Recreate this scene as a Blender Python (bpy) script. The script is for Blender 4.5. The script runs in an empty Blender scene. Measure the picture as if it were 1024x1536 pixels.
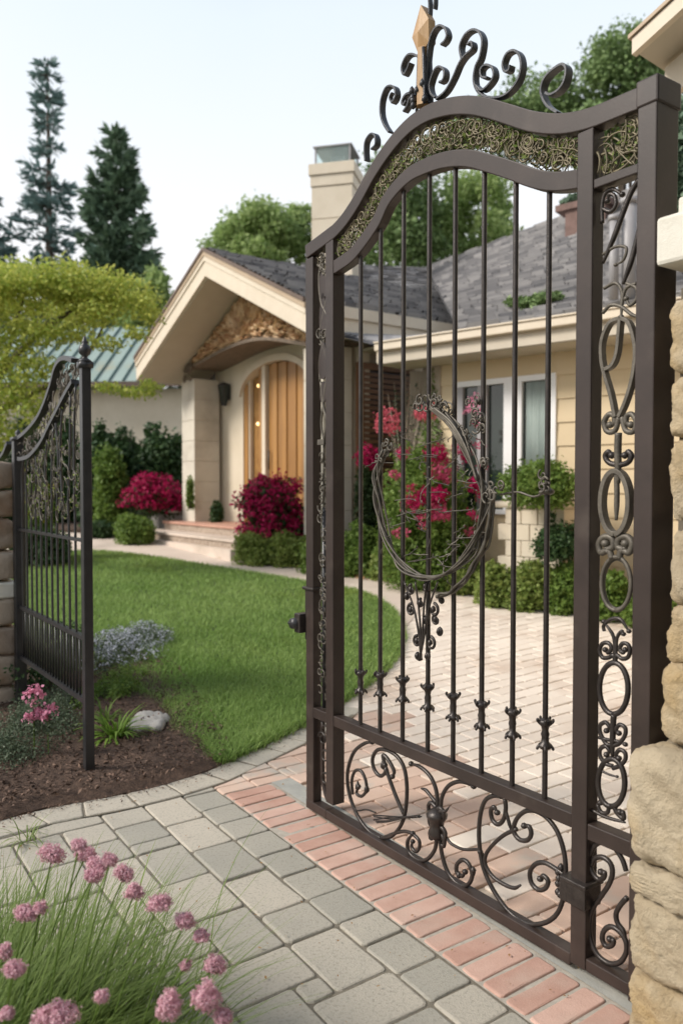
import bpy, math, random
import numpy as np
from mathutils import Vector
from mathutils.geometry import delaunay_2d_cdt
random.seed(7); R = np.random.default_rng(7)
scene = bpy.context.scene
COL = scene.collection
# ------------------------------------------------------------------ camera model (used to survey the place from the photograph)
f = 1200.; pit = math.atan(38/f)
Fv = np.array([0, math.cos(pit), -math.sin(pit)]); Uv = np.array([0, math.sin(pit), math.cos(pit)]); CAM = np.array([0, 0, 1.6])
def ray(x, y):
    d = (x-512)*np.array([1., 0, 0])+(768-y)*Uv+f*Fv
    return d/d[1]
def at(x, y, Y): return CAM+ray(x, y)*Y
def H(Y):
    t = np.clip(np.asarray(Y, float), 4.5, 24)-4.5
    return 0.06*(np.sqrt(t*t+1)-1)
def G(x, y):
    d = ray(x, y); lo, hi = 0.5, 60.
    for _ in range(50):
        m = (lo+hi)/2
        if 1.6+d[2]*m > float(H(m)): lo = m
        else: hi = m
    P = CAM+d*lo
    return P
def Gxy(pts): return [tuple(G(*p)[:2]) for p in pts]
EU = np.array([851, -1200., 0]); EU /= np.linalg.norm(EU)
EN = np.array([EU[1], -EU[0], 0]); EZ = np.array([0, 0, 1.])
d_ = ray(459, 1216); GO = CAM+d_*(-1.6/d_[2])
class Plane:
    """a vertical plane with origin, run direction and outward normal"""
    def __init__(s, O, e, n): s.O = np.array(O, float); s.e = e; s.n = n
    def px(s, x, y, off=0.):
        d = ray(x, y); t = ((s.O+s.n*off-CAM)@s.n)/(d@s.n); P = CAM+d*t
        return float((P-s.O)@s.e), float(P[2]-s.O[2])
    def w(s, u, z, b=0.): return s.O+s.e*u+s.n*b+EZ*z
GP = Plane(GO, EU, EN)
# ------------------------------------------------------------------ mesh building
class MB:
    def __init__(s): s.v = []; s.f = []; s.a = []; s.n = 0
    def add(s, v, fs, a=0.5):
        v = np.asarray(v, float).reshape(-1, 3); s.v.append(v)
        s.f.extend([tuple(i+s.n for i in q) for q in fs])
        s.a.append(np.full(len(v), a) if np.isscalar(a) else np.asarray(a)); s.n += len(v)
    def box(s, O, ex, ey, ez, a=0.5):
        """box from corner O with full edge vectors"""
        O = np.array(O, float); ex, ey, ez = map(np.array, (ex, ey, ez))
        v = [O, O+ex, O+ex+ey, O+ey, O+ez, O+ex+ez, O+ex+ey+ez, O+ey+ez]
        q = [(0, 3, 2, 1), (4, 5, 6, 7), (0, 1, 5, 4), (1, 2, 6, 5), (2, 3, 7, 6), (3, 0, 4, 7)]
        if np.cross(ex, ey)@ez < 0: q = [t[::-1] for t in q]
        s.add(v, q, a)
    def pbox(s, P, u0, u1, z0, z1, b0, b1, a=0.5):
        s.box(P.w(u0, z0, b0), P.e*(u1-u0), P.n*(b1-b0), EZ*(z1-z0), a)
    def tube(s, pts, r, n=8, cap=True, a=0.5):
        pts = np.asarray(pts, float); m = len(pts)
        r = np.full(m, r) if np.isscalar(r) else np.asarray(r, float)
        T = np.gradient(pts, axis=0); T /= (np.linalg.norm(T, axis=1)[:, None]+1e-9)
        ref = np.array([0, 0, 1.]) if abs(T[0][2]) < .9 else np.array([1., 0, 0])
        A = np.cross(T[0], ref); A /= np.linalg.norm(A); V = []
        for i in range(m):
            A = A-T[i]*(A@T[i]); A /= (np.linalg.norm(A)+1e-9); B = np.cross(T[i], A)
            an = np.arange(n)*2*math.pi/n
            V.append(pts[i]+r[i]*(np.cos(an)[:, None]*A+np.sin(an)[:, None]*B))
        V = np.concatenate(V); q = []
        for i in range(m-1):
            for k in range(n):
                k2 = (k+1) % n; q.append((i*n+k, i*n+k2, (i+1)*n+k2, (i+1)*n+k))
        if cap: q.append(tuple(range(n))[::-1]); q.append(tuple((m-1)*n+k for k in range(n)))
        s.add(V, q, a)
    def lathe(s, c, prof, n=12, a=0.5, tilt=None):
        """prof: (radius, z) list about vertical axis at c"""
        an = np.arange(n)*2*math.pi/n; V = []; q = []
        for r, z in prof: V.append(np.stack([c[0]+r*np.cos(an), c[1]+r*np.sin(an), np.full(n, c[2]+z)], 1))
        m = len(prof)
        for i in range(m-1):
            for k in range(n):
                k2 = (k+1) % n; q.append((i*n+k, i*n+k2, (i+1)*n+k2, (i+1)*n+k))
        q.append(tuple(range(n))[::-1]); q.append(tuple((m-1)*n+k for k in range(n)))
        s.add(np.concatenate(V), q, a)
    def strip(s, P, lo, up, b0, b1, a=0.5):
        """solid between two polylines (u,z) in plane P, extruded b0..b1"""
        m = len(lo); V = []
        for (l, u_) in zip(lo, up):
            V += [P.w(l[0], l[1], b0), P.w(u_[0], u_[1], b0), P.w(u_[0], u_[1], b1), P.w(l[0], l[1], b1)]
        q = []
        for i in range(m-1):
            for k in range(4):
                k2 = (k+1) % 4; q.append((i*4+k, i*4+k2, i*4+4+k2, i*4+4+k))
        q.append((3, 2, 1, 0)); q.append(tuple((m-1)*4+k for k in range(4)))
        s.add(V, q, a)
    def ribbon(s, P, path, th, b0, b1, a=0.5, taper=False):
        path = np.asarray(path); T = np.gradient(path, axis=0); T /= (np.linalg.norm(T, axis=1)[:, None]+1e-9)
        N = np.stack([-T[:, 1], T[:, 0]], 1); w = np.full(len(path), th/2)
        if taper: w = w*np.clip(np.minimum(np.arange(len(path)), np.arange(len(path))[::-1])/4+.45, 0, 1)
        s.strip(P, path-N*w[:, None], path+N*w[:, None], b0, b1, a)
    def build(s, name, mat, parent=None, smooth=False):
        return mesh_obj(name, np.concatenate(s.v) if s.v else np.zeros((0, 3)), s.f, mat, parent, np.concatenate(s.a) if s.a else None, smooth)
def link(o, parent):
    COL.objects.link(o)
    if parent is not None:
        o.parent = parent; o.matrix_parent_inverse = WM[parent.name].inverted() if parent.name in WM else parent.matrix_world.inverted()
    return o
WM = {}
def mesh_obj(name, v, fs, mat, parent=None, a=None, smooth=False):
    me = bpy.data.meshes.new(name)
    me.from_pydata([tuple(p) for p in v], [], fs); 
    if a is not None and len(a):
        at_ = me.attributes.new('rnd', 'FLOAT', 'POINT'); at_.data.foreach_set('value', np.asarray(a, dtype=np.float32))
    me.materials.append(mat)
    if smooth: me.polygons.foreach_set('use_smooth', [True]*len(me.polygons))
    me.update()
    o = bpy.data.objects.new(name, me); link(o, parent)
    return o
def fast_mesh(name, V, n_per, mat, parent=None, a=None):
    """V: (N*n_per,3), consecutive polygons of n_per corners"""
    me = bpy.data.meshes.new(name); nv = len(V); nf = nv//n_per
    me.vertices.add(nv); me.vertices.foreach_set('co', V.astype(np.float32).ravel())
    me.loops.add(nv); me.loops.foreach_set('vertex_index', np.arange(nv, dtype=np.int32))
    me.polygons.add(nf); me.polygons.foreach_set('loop_start', np.arange(0, nv, n_per, dtype=np.int32))
    me.polygons.foreach_set('loop_total', np.full(nf, n_per, dtype=np.int32))
    if a is not None:
        at_ = me.attributes.new('rnd', 'FLOAT', 'POINT'); at_.data.foreach_set('value', np.repeat(a, n_per).astype(np.float32))
    me.materials.append(mat); me.update(calc_edges=True); me.validate()
    o = bpy.data.objects.new(name, me); link(o, parent)
    return o
from mathutils import Matrix
def tag(o, label=None, cat=None, group=None, kind=None):
    if label: o['label'] = label
    if cat: o['category'] = cat
    if group: o['group'] = group
    if kind: o['kind'] = kind
    return o
def thing(name, loc, label, cat, group=None):
    o = bpy.data.objects.new(name, None); COL.objects.link(o); o.location = tuple(loc); o.empty_display_size = .1
    WM[o.name] = Matrix.Translation(Vector(tuple(loc)))
    return tag(o, label, cat, group)
def cr(pts, n=8):
    """Catmull-Rom through 2D/3D points"""
    p = np.asarray(pts, float); p = np.vstack([2*p[0]-p[1], p, 2*p[-1]-p[-2]]); out = []
    for i in range(1, len(p)-2):
        for t in np.linspace(0, 1, n, endpoint=False):
            out.append(.5*((2*p[i])+(-p[i-1]+p[i+1])*t+(2*p[i-1]-5*p[i]+4*p[i+1]-p[i+2])*t*t+(-p[i-1]+3*p[i]-3*p[i+1]+p[i+2])*t**3))
    out.append(p[-2]); return np.array(out)
# ------------------------------------------------------------------ materials
def nt(name):
    m = bpy.data.materials.new(name); m.use_nodes = True; return m, m.node_tree.nodes, m.node_tree.links, m.node_tree.nodes['Principled BSDF']
def mat(name, c1, c2=None, rough=.7, metal=0., scale=6., attr=.0, bump=0., bscale=None, detail=6., spec=.5, c3=None, c3scale=2., c3lo=.55, c3hi=.7, transl=0., stretch=None):
    """colour c1..c2 mixed by noise (weight 1-attr) and the 'rnd' attribute (weight attr); c3 patches on top"""
    m, N, L, B = nt(name); c2 = c2 or c1
    B.inputs['Roughness'].default_value = rough; B.inputs['Metallic'].default_value = metal
    B.inputs['Specular IOR Level'].default_value = spec
    tc = N.new('ShaderNodeTexCoord'); vec = tc.outputs['Object']
    if stretch:
        mp = N.new('ShaderNodeMapping'); mp.inputs['Scale'].default_value = stretch; L.new(vec, mp.inputs[0]); vec = mp.outputs[0]
    nz = N.new('ShaderNodeTexNoise'); nz.inputs['Scale'].default_value = scale; nz.inputs['Detail'].default_value = detail; nz.inputs['Roughness'].default_value = .65
    L.new(vec, nz.inputs['Vector'])
    mr = N.new('ShaderNodeMapRange'); mr.inputs[1].default_value = .3; mr.inputs[2].default_value = .7; L.new(nz.outputs[0], mr.inputs[0])
    fac = mr.outputs[0]
    if attr > 0:
        A = N.new('ShaderNodeAttribute'); A.attribute_name = 'rnd'
        mx = N.new('ShaderNodeMix'); mx.inputs[0].default_value = attr; L.new(fac, mx.inputs[2]); L.new(A.outputs['Fac'], mx.inputs[3]); fac = mx.outputs[0]
    cm = N.new('ShaderNodeMix'); cm.data_type = 'RGBA'; cm.inputs[6].default_value = (*c1, 1); cm.inputs[7].default_value = (*c2, 1); L.new(fac, cm.inputs[0])
    out = cm.outputs[2]
    if c3:
        n3 = N.new('ShaderNodeTexNoise'); n3.inputs['Scale'].default_value = c3scale; n3.inputs['Detail'].default_value = 8; L.new(vec, n3.inputs['Vector'])
        m3 = N.new('ShaderNodeMapRange'); m3.inputs[1].default_value = c3lo; m3.inputs[2].default_value = c3hi; L.new(n3.outputs[0], m3.inputs[0])
        cm2 = N.new('ShaderNodeMix'); cm2.data_type = 'RGBA'; cm2.inputs[7].default_value = (*c3, 1); L.new(out, cm2.inputs[6]); L.new(m3.outputs[0], cm2.inputs[0]); out = cm2.outputs[2]
    L.new(out, B.inputs['Base Color'])
    if bump:
        nb = N.new('ShaderNodeTexNoise'); nb.inputs['Scale'].default_value = bscale or scale*4; nb.inputs['Detail'].default_value = 8; nb.inputs['Roughness'].default_value = .7; L.new(vec, nb.inputs['Vector'])
        bp = N.new('ShaderNodeBump'); bp.inputs['Strength'].default_value = 1; bp.inputs['Distance'].default_value = bump; L.new(nb.outputs[0], bp.inputs['Height']); L.new(bp.outputs[0], B.inputs['Normal'])
    if transl:
        T = N.new('ShaderNodeBsdfTranslucent'); L.new(out, T.inputs['Color']); ms = N.new('ShaderNodeMixShader'); ms.inputs[0].default_value = transl
        L.new(B.outputs[0], ms.inputs[1]); L.new(T.outputs[0], ms.inputs[2]); L.new(ms.outputs[0], N['Material Output'].inputs['Surface'])
    return m
def leafmat(name, c1, c2, c3=None, rough=.55, transl=.38, **k):
    return mat(name, c1, c2, rough=rough, scale=.9, attr=.7, transl=transl, spec=.3, **k)
M = {}
M['iron'] = mat('dark_bronze_paint', (.028, .0195, .0165), (.046, .032, .027), rough=.42, metal=.0, scale=5, bump=.0003, bscale=120, spec=.4, c3=(.075, .058, .048), c3scale=7, c3lo=.6, c3hi=.85)
M['iron_black'] = mat('black_iron_paint', (.016, .016, .018), (.03, .029, .03), rough=.38, scale=14, bump=.0008, bscale=120)
M['scroll'] = mat('forged_scroll_iron', (.026, .021, .019), (.055, .045, .04), rough=.34, metal=.35, scale=25, bump=.001, bscale=160)
M['crest'] = mat('forged_crest_steel', (.025, .028, .034), (.07, .07, .075), rough=.36, metal=.4, scale=25, bump=.001, bscale=160)
M['bronze'] = mat('aged_bronze_vine', (.06, .05, .03), (.22, .185, .115), rough=.5, metal=.35, scale=20, attr=.5)
M['ring'] = mat('weathered_grey_iron', (.045, .038, .03), (.17, .15, .12), rough=.5, metal=.3, scale=30, attr=.4, bump=.001, bscale=150)
M['spear'] = mat('spear_wood', (.33, .19, .075), (.48, .30, .14), rough=.45, scale=14, stretch=(3, 3, .25), bump=.0008)
M['cream'] = mat('cream_trim', (.62, .53, .41), (.70, .61, .49), rough=.6, scale=3, bump=.001, bscale=40)
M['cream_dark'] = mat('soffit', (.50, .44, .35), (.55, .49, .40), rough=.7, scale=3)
M['trimtan'] = mat('tan_trim', (.42, .31, .21), (.48, .37, .26), rough=.6, scale=4)
M['trimbrown'] = mat('brown_drip_edge', (.11, .075, .055), (.15, .1, .075), rough=.6, scale=4)
M['stucco'] = mat('beige_stucco', (.60, .52, .40), (.68, .60, .48), rough=.85, scale=2, bump=.003, bscale=90)
M['colpanel'] = mat('column_panel', (.55, .50, .42), (.63, .58, .49), rough=.8, scale=2.5, bump=.0015, bscale=70, c3=(.45, .40, .33), c3scale=1.4)
M['yellow'] = mat('yellow_siding', (.56, .44, .27), (.63, .51, .34), rough=.65, scale=1.5, attr=.4, bump=.001, bscale=50)
M['white'] = mat('white_frame', (.74, .74, .74), (.8, .8, .8), rough=.45, scale=5)
M['greytrim'] = mat('grey_frame', (.28, .27, .28), (.34, .33, .33), rough=.5)
M['honey'] = mat('honey_wood', (.24, .11, .03), (.48, .25, .075), rough=.38, scale=5, attr=.4, stretch=(8, 8, .35), bump=.0006)
M['slat'] = mat('brown_slat_wood', (.13, .062, .03), (.25, .125, .06), rough=.6, scale=5, attr=.6, stretch=(1, 1, 6))
M['shingle'] = mat('slate_shingle', (.14, .14, .15), (.40, .385, .38), rough=.8, scale=1.2, attr=.75, bump=.004, bscale=60)
M['darkroof'] = mat('roof_underlay', (.07, .07, .075), (.09, .09, .1), rough=.9)
M['greenroof'] = mat('patina_metal_roof', (.20, .28, .25), (.34, .41, .37), rough=.5, scale=1.2, attr=.6, c3=(.36, .33, .22), c3scale=.8)
M['seam'] = mat('roof_seam', (.05, .10, .09), (.1, .17, .15), rough=.5)
M['tympan'] = mat('copper_leaf_relief', (.34, .16, .07), (.86, .66, .42), rough=.5, metal=.1, scale=4, attr=.8)
M['bracket'] = mat('carved_bracket', (.10, .075, .055), (.24, .18, .13), rough=.7, scale=12, bump=.01)
M['stone'] = mat('rough_limestone', (.36, .285, .185), (.60, .51, .37), rough=.9, scale=5, attr=.55, bump=.03, bscale=14, c3=(.42, .29, .13), c3scale=3.5, c3lo=.47, c3hi=.70)
M['stone_far'] = mat('rough_brownstone', (.27, .2, .15), (.46, .38, .3), rough=.9, scale=5, attr=.6, bump=.012, bscale=22, c3=(.25, .16, .1), c3scale=3)
M['cap'] = mat('cast_stone_cap', (.60, .57, .49), (.72, .69, .61), rough=.85, scale=8, bump=.002, bscale=120, c3=(.45, .41, .33), c3scale=6, c3lo=.6, c3hi=.8)
M['mortar'] = mat('mortar', (.10, .085, .065), (.16, .135, .10), rough=.95, scale=20, bump=.004)
M['paver'] = mat('grey_paver', (.31, .297, .253), (.55, .49, .40), rough=.88, scale=2.2, attr=.75, bump=.003, bscale=170, c3=(.20, .19, .155), c3scale=85, c3lo=.5, c3hi=.95)
M['brick'] = mat('clay_brick', (.40, .22, .165), (.62, .42, .34), rough=.85, scale=7, attr=.55, bump=.002, bscale=140, c3=(.50, .40, .33), c3scale=4, c3lo=.5, c3hi=.85)
M['drive'] = mat('blush_paver', (.66, .565, .475), (.84, .745, .64), rough=.85, scale=1.6, attr=.55, bump=.002, bscale=120, c3=(.50, .37, .28), c3scale=1.3, c3lo=.5, c3hi=.75)
M['pinkpaver'] = mat('pink_paver', (.50, .34, .26), (.66, .50, .40), rough=.85, scale=3, attr=.5, bump=.002, bscale=140, c3=(.42, .40, .35), c3scale=3)
M['sand'] = mat('joint_sand', (.12, .105, .08), (.24, .21, .16), rough=.95, scale=40, bump=.002)
M['sandlight'] = mat('pale_mortar', (.34, .30, .25), (.48, .44, .37), rough=.95, scale=30, bump=.002)
M['drivejoint'] = mat('drive_joint', (.40, .33, .26), (.52, .44, .36), rough=.95, scale=30, bump=.002)
M['threshold'] = mat('threshold_concrete', (.29, .29, .265), (.40, .39, .35), rough=.9, scale=6, bump=.002, bscale=90)
M['path'] = mat('pale_concrete_path', (.56, .46, .38), (.66, .56, .48), rough=.85, scale=1.5, bump=.002, bscale=60, c3=(.48, .40, .33), c3scale=1.1)
M['soil'] = mat('bark_mulch', (.045, .026, .018), (.13, .08, .055), rough=.95, scale=28, bump=.02, bscale=45)
M['chip'] = mat('bark_chip', (.05, .028, .018), (.22, .14, .10), rough=.9, scale=10, attr=.9)
M['ground'] = mat('far_ground', (.05, .06, .025), (.09, .085, .045), rough=.95, scale=.5)
M['turf'] = mat('turf_base', (.035, .06, .015), (.06, .09, .025), rough=.95, scale=6)
M['grass'] = mat('grass_blade', (.15, .28, .05), (.41, .54, .18), rough=.55, scale=.7, attr=.6, transl=.35, spec=.25, c3=(.30, .38, .08), c3scale=.5)
M['porch'] = mat('terracotta_porch', (.42, .22, .16), (.52, .30, .22), rough=.7, scale=5)
M['riser'] = mat('pebble_riser', (.24, .18, .14), (.48, .39, .31), rough=.9, scale=16, bump=.01, bscale=30)
M['greywall'] = mat('grey_block', (.30, .28, .26), (.38, .36, .33), rough=.9, scale=4, bump=.003)
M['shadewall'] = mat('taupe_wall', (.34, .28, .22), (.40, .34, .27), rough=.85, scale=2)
M['bark'] = mat('bark', (.055, .04, .03), (.12, .09, .07), rough=.9, scale=8, bump=.02)
M['rock'] = mat('garden_rock', (.30, .28, .26), (.46, .44, .41), rough=.9, scale=7, bump=.01, bscale=18)
M['brown_brick'] = mat('red_brown_brick', (.14, .09, .075), (.22, .14, .12), rough=.9, scale=8)
M['glow'] = None
M['amberglass'] = mat('amber_glass', (.20, .10, .035), (.40, .22, .08), rough=.08, scale=3)
m, N, L, B = nt('window_glass'); B.inputs['Base Color'].default_value = (.02, .03, .025, 1); B.inputs['Roughness'].default_value = .04; B.inputs['Specular IOR Level'].default_value = .8; M['glass'] = m
m, N, L, B = nt('clear_glass'); B.inputs['Base Color'].default_value = (.75, .88, .86, 1); B.inputs['Roughness'].default_value = .05; B.inputs['Transmission Weight'].default_value = .85; B.inputs['IOR'].default_value = 1.3; M['clear'] = m
m, N, L, B = nt('lamp_glow'); B.inputs['Emission Color'].default_value = (1, .62, .22, 1); B.inputs['Emission Strength'].default_value = 2.5; M['glow'] = m
M['curtain'] = mat('curtain', (.30, .36, .34), (.44, .50, .47), rough=.9, scale=12, stretch=(8, 8, .1))
M['amber'] = mat('amber_interior', (.35, .17, .05), (.55, .30, .10), rough=.5, scale=2)
# foliage
M['l_maple'] = leafmat('maple_leaf', (.24, .36, .05), (.70, .68, .17), c3=(.60, .40, .08), c3scale=.9, c3lo=.6, c3hi=.75)
M['l_spruce'] = leafmat('hazed_spruce_needle', (.10, .17, .165), (.24, .34, .32), transl=.1)  # needle colour paled and blued in place of distance haze
M['l_fir'] = leafmat('fir_needle', (.08, .14, .095), (.19, .27, .17), transl=.1)
M['l_pine'] = leafmat('pine_needle', (.11, .18, .06), (.26, .36, .14), transl=.2)
M['l_decid'] = leafmat('broad_leaf', (.19, .30, .08), (.46, .56, .24), transl=.5)
M['l_hedge'] = leafmat('hedge_leaf', (.018, .05, .018), (.07, .125, .04), transl=.2)
M['l_shrub'] = leafmat('shrub_leaf', (.07, .14, .02), (.24, .34, .08))
M['l_light'] = leafmat('light_shrub_leaf', (.12, .19, .03), (.34, .40, .12))
M['l_grey'] = leafmat('grey_green_leaf', (.055, .085, .05), (.14, .18, .11), transl=.2)
M['l_azalea'] = leafmat('azalea_leaf', (.02, .045, .015), (.06, .09, .03))
M['f_magenta'] = leafmat('magenta_petal', (.26, .003, .04), (.56, .015, .13))
M['f_rose'] = leafmat('rose_petal', (.35, .03, .09), (.60, .10, .20))
M['f_pink'] = leafmat('pink_petal', (.62, .20, .34), (.85, .42, .55))
M['f_thrift'] = leafmat('thrift_petal', (.58, .28, .36), (.90, .64, .68))
M['f_white'] = leafmat('white_petal', (.42, .44, .55), (.68, .70, .78))
M['f_coral'] = leafmat('coral_petal', (.50, .06, .10), (.72, .20, .24))
M['l_blade'] = leafmat('strap_leaf', (.10, .17, .03), (.26, .34, .10))
M['l_hosta'] = leafmat('daylily_leaf', (.09, .18, .02), (.26, .40, .07))
M['l_yellow'] = leafmat('gold_leaf', (.40, .36, .03), (.62, .55, .08))
M['dry'] = leafmat('dry_leaf', (.25, .12, .05), (.45, .28, .12))
# ------------------------------------------------------------------ foliage tools
def rot_frames(n, up=.0, out=None):
    v = R.normal(size=(n, 3)); v[:, 2] += up
    if out is not None: v += out
    v /= np.linalg.norm(v, axis=1)[:, None]
    t = R.normal(size=(n, 3)); t -= v*(t*v).sum(1)[:, None]; t /= np.linalg.norm(t, axis=1)[:, None]
    return v, t, np.cross(v, t)
def leaf_quads(P, size, aspect=.5, up=.6, out=None, jit=.4):
    n = len(P); nn, t, b = rot_frames(n, up, out); s = (size*(1+jit*(R.random(n)*2-1)))[:, None]
    a = P-t*s*.5; c = P+t*s*.5; l = P+b*s*aspect*.5+nn*s*.08; r = P-b*s*aspect*.5+nn*s*.08
    return np.stack([a, l, c, r], 1).reshape(-1, 3)
def blob_pts(blobs, n, shell=.45, rough=.30):
    B = np.array(blobs, float); w = (B[:, 3]*B[:, 4]*B[:, 5])**(2/3); w /= w.sum(); k = R.choice(len(B), n, p=w)
    d = R.normal(size=(n, 3)); d /= np.linalg.norm(d, axis=1)[:, None]
    r = 1-shell*R.random(n)**1.6+rough*R.normal(size=n)*.5
    lump = 1+.16*np.sin(d[:, 0]*7+B[k, 0]*9)*np.sin(d[:, 1]*6+k)+.12*np.sin(d[:, 2]*9+k*2)
    return B[k, :3]+d*(r*lump)[:, None]*B[k, 3:6], d
def foliage(name, mt, blobs, n, size, parent=None, aspect=.55, shell=.45, up=.5, a=None):
    P, d = blob_pts(blobs, n, shell); V = leaf_quads(P, size, aspect, up, out=d*.6)
    return fast_mesh(name, V, 4, mt, parent, R.random(n) if a is None else a)
def subblobs(c, rad, k, frac=.45, flat=1., seed=None):
    """break one crown volume into k smaller clumps with gaps"""
    rr = np.random.default_rng(seed if seed is not None else int(R.integers(1e9))); out = []
    c = np.array(c, float); rad = np.array(rad, float)
    for _ in range(k):
        d = rr.normal(size=3); d /= np.linalg.norm(d); q = c+d*rad*(.35+.55*rr.random())
        s = frac*(.6+.7*rr.random()); out.append((*q, rad[0]*s, rad[1]*s, rad[2]*s*flat))
    return out
def flowers(name, mt, blobs, n, size, parent, petals=5, top=-.3):
    P, d = blob_pts(blobs, n, .12, .12); keep = d[:, 2] > top; P = P[keep]; d = d[keep]; V = []; A = []
    for k in range(petals):
        m = len(P); off = R.normal(size=(m, 3))*size*.45
        V.append(leaf_quads(P+off+d*size*.3, size*.8, .8, .3, out=d*1.5)); A.append(R.random(m))
    return fast_mesh(name, np.concatenate(V), 4, mt, parent, np.concatenate(A))
def stems(name, base, tips, r, mt, parent, sag=.1):
    mb = MB()
    for t in tips:
        t = np.array(t); b = np.array(base)+np.array([random.uniform(-1, 1), random.uniform(-1, 1), 0])*r*2
        mid = (b+t)/2+np.array([0, 0, sag*np.linalg.norm(t-b)])*np.array([1, 1, 1]); mid[:2] = b[:2]*.6+t[:2]*.4
        p = cr([b, mid, t], 5); mb.tube(p, np.linspace(r, r*.3, len(p)), 5)
    return mb.build(name, mt, parent)
def shrub(name, label, cat, blobs, n, size, mt, group=None, fl=None, base=None, stem_r=.015, aspect=.55, shell=.5):
    blobs = list(blobs); B = np.array(blobs); c = B[:, :3].mean(0); z0 = float(H(c[1])) if base is None else base
    blobs += [(b[0]+random.gauss(0, .35)*b[3], b[1]+random.gauss(0, .3)*b[4], b[2]+b[5]*random.uniform(.5, 1.05), b[3]*random.uniform(.15, .4), b[4]*.3, b[5]*random.uniform(.3, .6)) for b in random.sample(blobs, max(2, len(blobs)//3))]
    t = thing(name, (c[0], c[1], z0), label, cat, group)
    foliage('foliage', mt, blobs, n, size, t, aspect, shell)
    stems('stem', (c[0], c[1], z0-.02), [b[:3] for b in blobs[:8]], stem_r, M['bark'], t)
    if fl: flowers('blossoms', fl[0], blobs, fl[1], fl[2], t, petals=fl[3] if len(fl) > 3 else 5)
    return t
# ------------------------------------------------------------------ terrain sheets
def inpoly(P, poly):
    x, y = P[:, 0], P[:, 1]; poly = np.array(poly); ins = np.zeros(len(P), bool); j = len(poly)-1
    for i in range(len(poly)):
        xi, yi = poly[i]; xj, yj = poly[j]
        c = ((yi > y) != (yj > y)) & (x < (xj-xi)*(y-yi)/(yj-yi+1e-12)+xi); ins ^= c; j = i
    return ins
def sheet(name, poly, dz, mt, step=.25, bump=0., skirt=.08, kind='structure', noise=None):
    poly = [np.array(p) for p in poly]; dense = []
    for i, p in enumerate(poly):
        q = poly[(i+1) % len(poly)]; n = max(1, int(np.linalg.norm(q-p)/step))
        dense += [p+(q-p)*k/n for k in range(n)]
    B = np.array(dense); mn, mx = B.min(0), B.max(0)
    g = np.stack(np.meshgrid(np.arange(mn[0], mx[0], step), np.arange(mn[1], mx[1], step)), -1).reshape(-1, 2)+R.random(2)*step*.3
    g = g[inpoly(g, B)]; d = np.sqrt(((g[:, None]-B[None])**2).sum(-1)).min(1) if len(g) else np.zeros(0); g = g[d > step*.4]
    allp = [Vector(p) for p in np.vstack([B, g])]; nb = len(B)
    r = delaunay_2d_cdt(allp, [(i, (i+1) % nb) for i in range(nb)], [], 1, 1e-5)
    V2 = np.array([tuple(p) for p in r[0]]); z = H(V2[:, 1])+dz
    if noise is not None:
        dd = np.sqrt(((V2[:, None]-B[None])**2).sum(-1)).min(1); z = z+noise(V2, dd)
    V = np.column_stack([V2, z]); fs = [tuple(t) for t in r[2]]
    # skirt
    from collections import Counter
    ed = Counter()
    for t in fs:
        for a_, b_ in zip(t, t[1:]+t[:1]): ed[(a_, b_)] += 1
    n0 = len(V); low = V.copy(); low[:, 2] -= skirt; V = np.vstack([V, low]); sk = []
    for (a_, b_) in ed:
        if (b_, a_) not in ed: sk.append((a_, a_+n0, b_+n0, b_))
    o = mesh_obj(name, V, fs+sk, mt, None, np.full(len(V), .5)); tag(o, kind=kind)
    return o
def fr(u, b): return GO[:2]+EU[:2]*u+EN[:2]*b
# wide ground
xs = np.concatenate([[-250, -120, -60, -30], np.arange(-16, 17, 4), [30, 60, 120, 250]]); ys = np.concatenate([[-30, -10, -3, 0, 3], np.arange(4.5, 12, .5), np.arange(12, 25, 1), [30, 50, 100, 200, 400]])
V = [(x, y, float(H(y))-.12) for y in ys for x in xs]; nx = len(xs)
fs = [(j*nx+i, j*nx+i+1, (j+1)*nx+i+1, (j+1)*nx+i) for j in range(len(ys)-1) for i in range(nx-1)]
tag(mesh_obj('ground', V, fs, M['ground']), kind='structure')

# pavers: one mesh per paved surface
def paver(mb, c0, c1, c2, c3, z, r, ch=.012, bev=.006, a=.5, tilt=.0015):
    """c0..c3 corners (xy) counter-clockwise"""
    C = np.array([c0, c1, c2, c3], float); ring = []
    area = 0.5*sum(C[i][0]*C[(i+1) % 4][1]-C[(i+1) % 4][0]*C[i][1] for i in range(4))
    if area < 0: C = C[::-1]
    for i in range(4):
        p = C[i]; a_ = C[i-1]-p; b_ = C[(i+1) % 4]-p
        la, lb = np.linalg.norm(a_), np.linalg.norm(b_); a_ /= la; b_ /= lb
        j1, j2 = R.normal()*.0012, R.normal()*.0012
        ring += [p+a_*ch+b_*j1, p+(a_+b_)*ch*.3, p+b_*ch+a_*j2]
        mid = p+b_*lb*.5; inward = np.array([-b_[1], b_[0]]); ring.append(mid+inward*R.normal()*.0012)
    ring = np.array(ring); cen = ring.mean(0); n = len(ring)
    h = H(ring[:, 1]); tl = R.normal(size=2)*tilt*4; dz = (ring-cen)@tl+R.normal()*tilt
    inn = lambda k: cen+(ring-cen)*(1-k/np.maximum(.03, np.linalg.norm(ring-cen, axis=1)))[:, None]
    V = [np.column_stack([ring, h+z-.03]), np.column_stack([ring, h+z-bev+dz]), np.column_stack([inn(bev*.5), h+z-bev*.3+dz]), np.column_stack([inn(bev*1.4), h+z+dz])]
    q = []
    for k in range(3):
        for i in range(n): q.append((k*n+i, k*n+(i+1) % n, (k+1)*n+(i+1) % n, (k+1)*n+i))
    q.append(tuple(3*n+i for i in range(n)))
    mb.add(np.concatenate(V), q, a)
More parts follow.
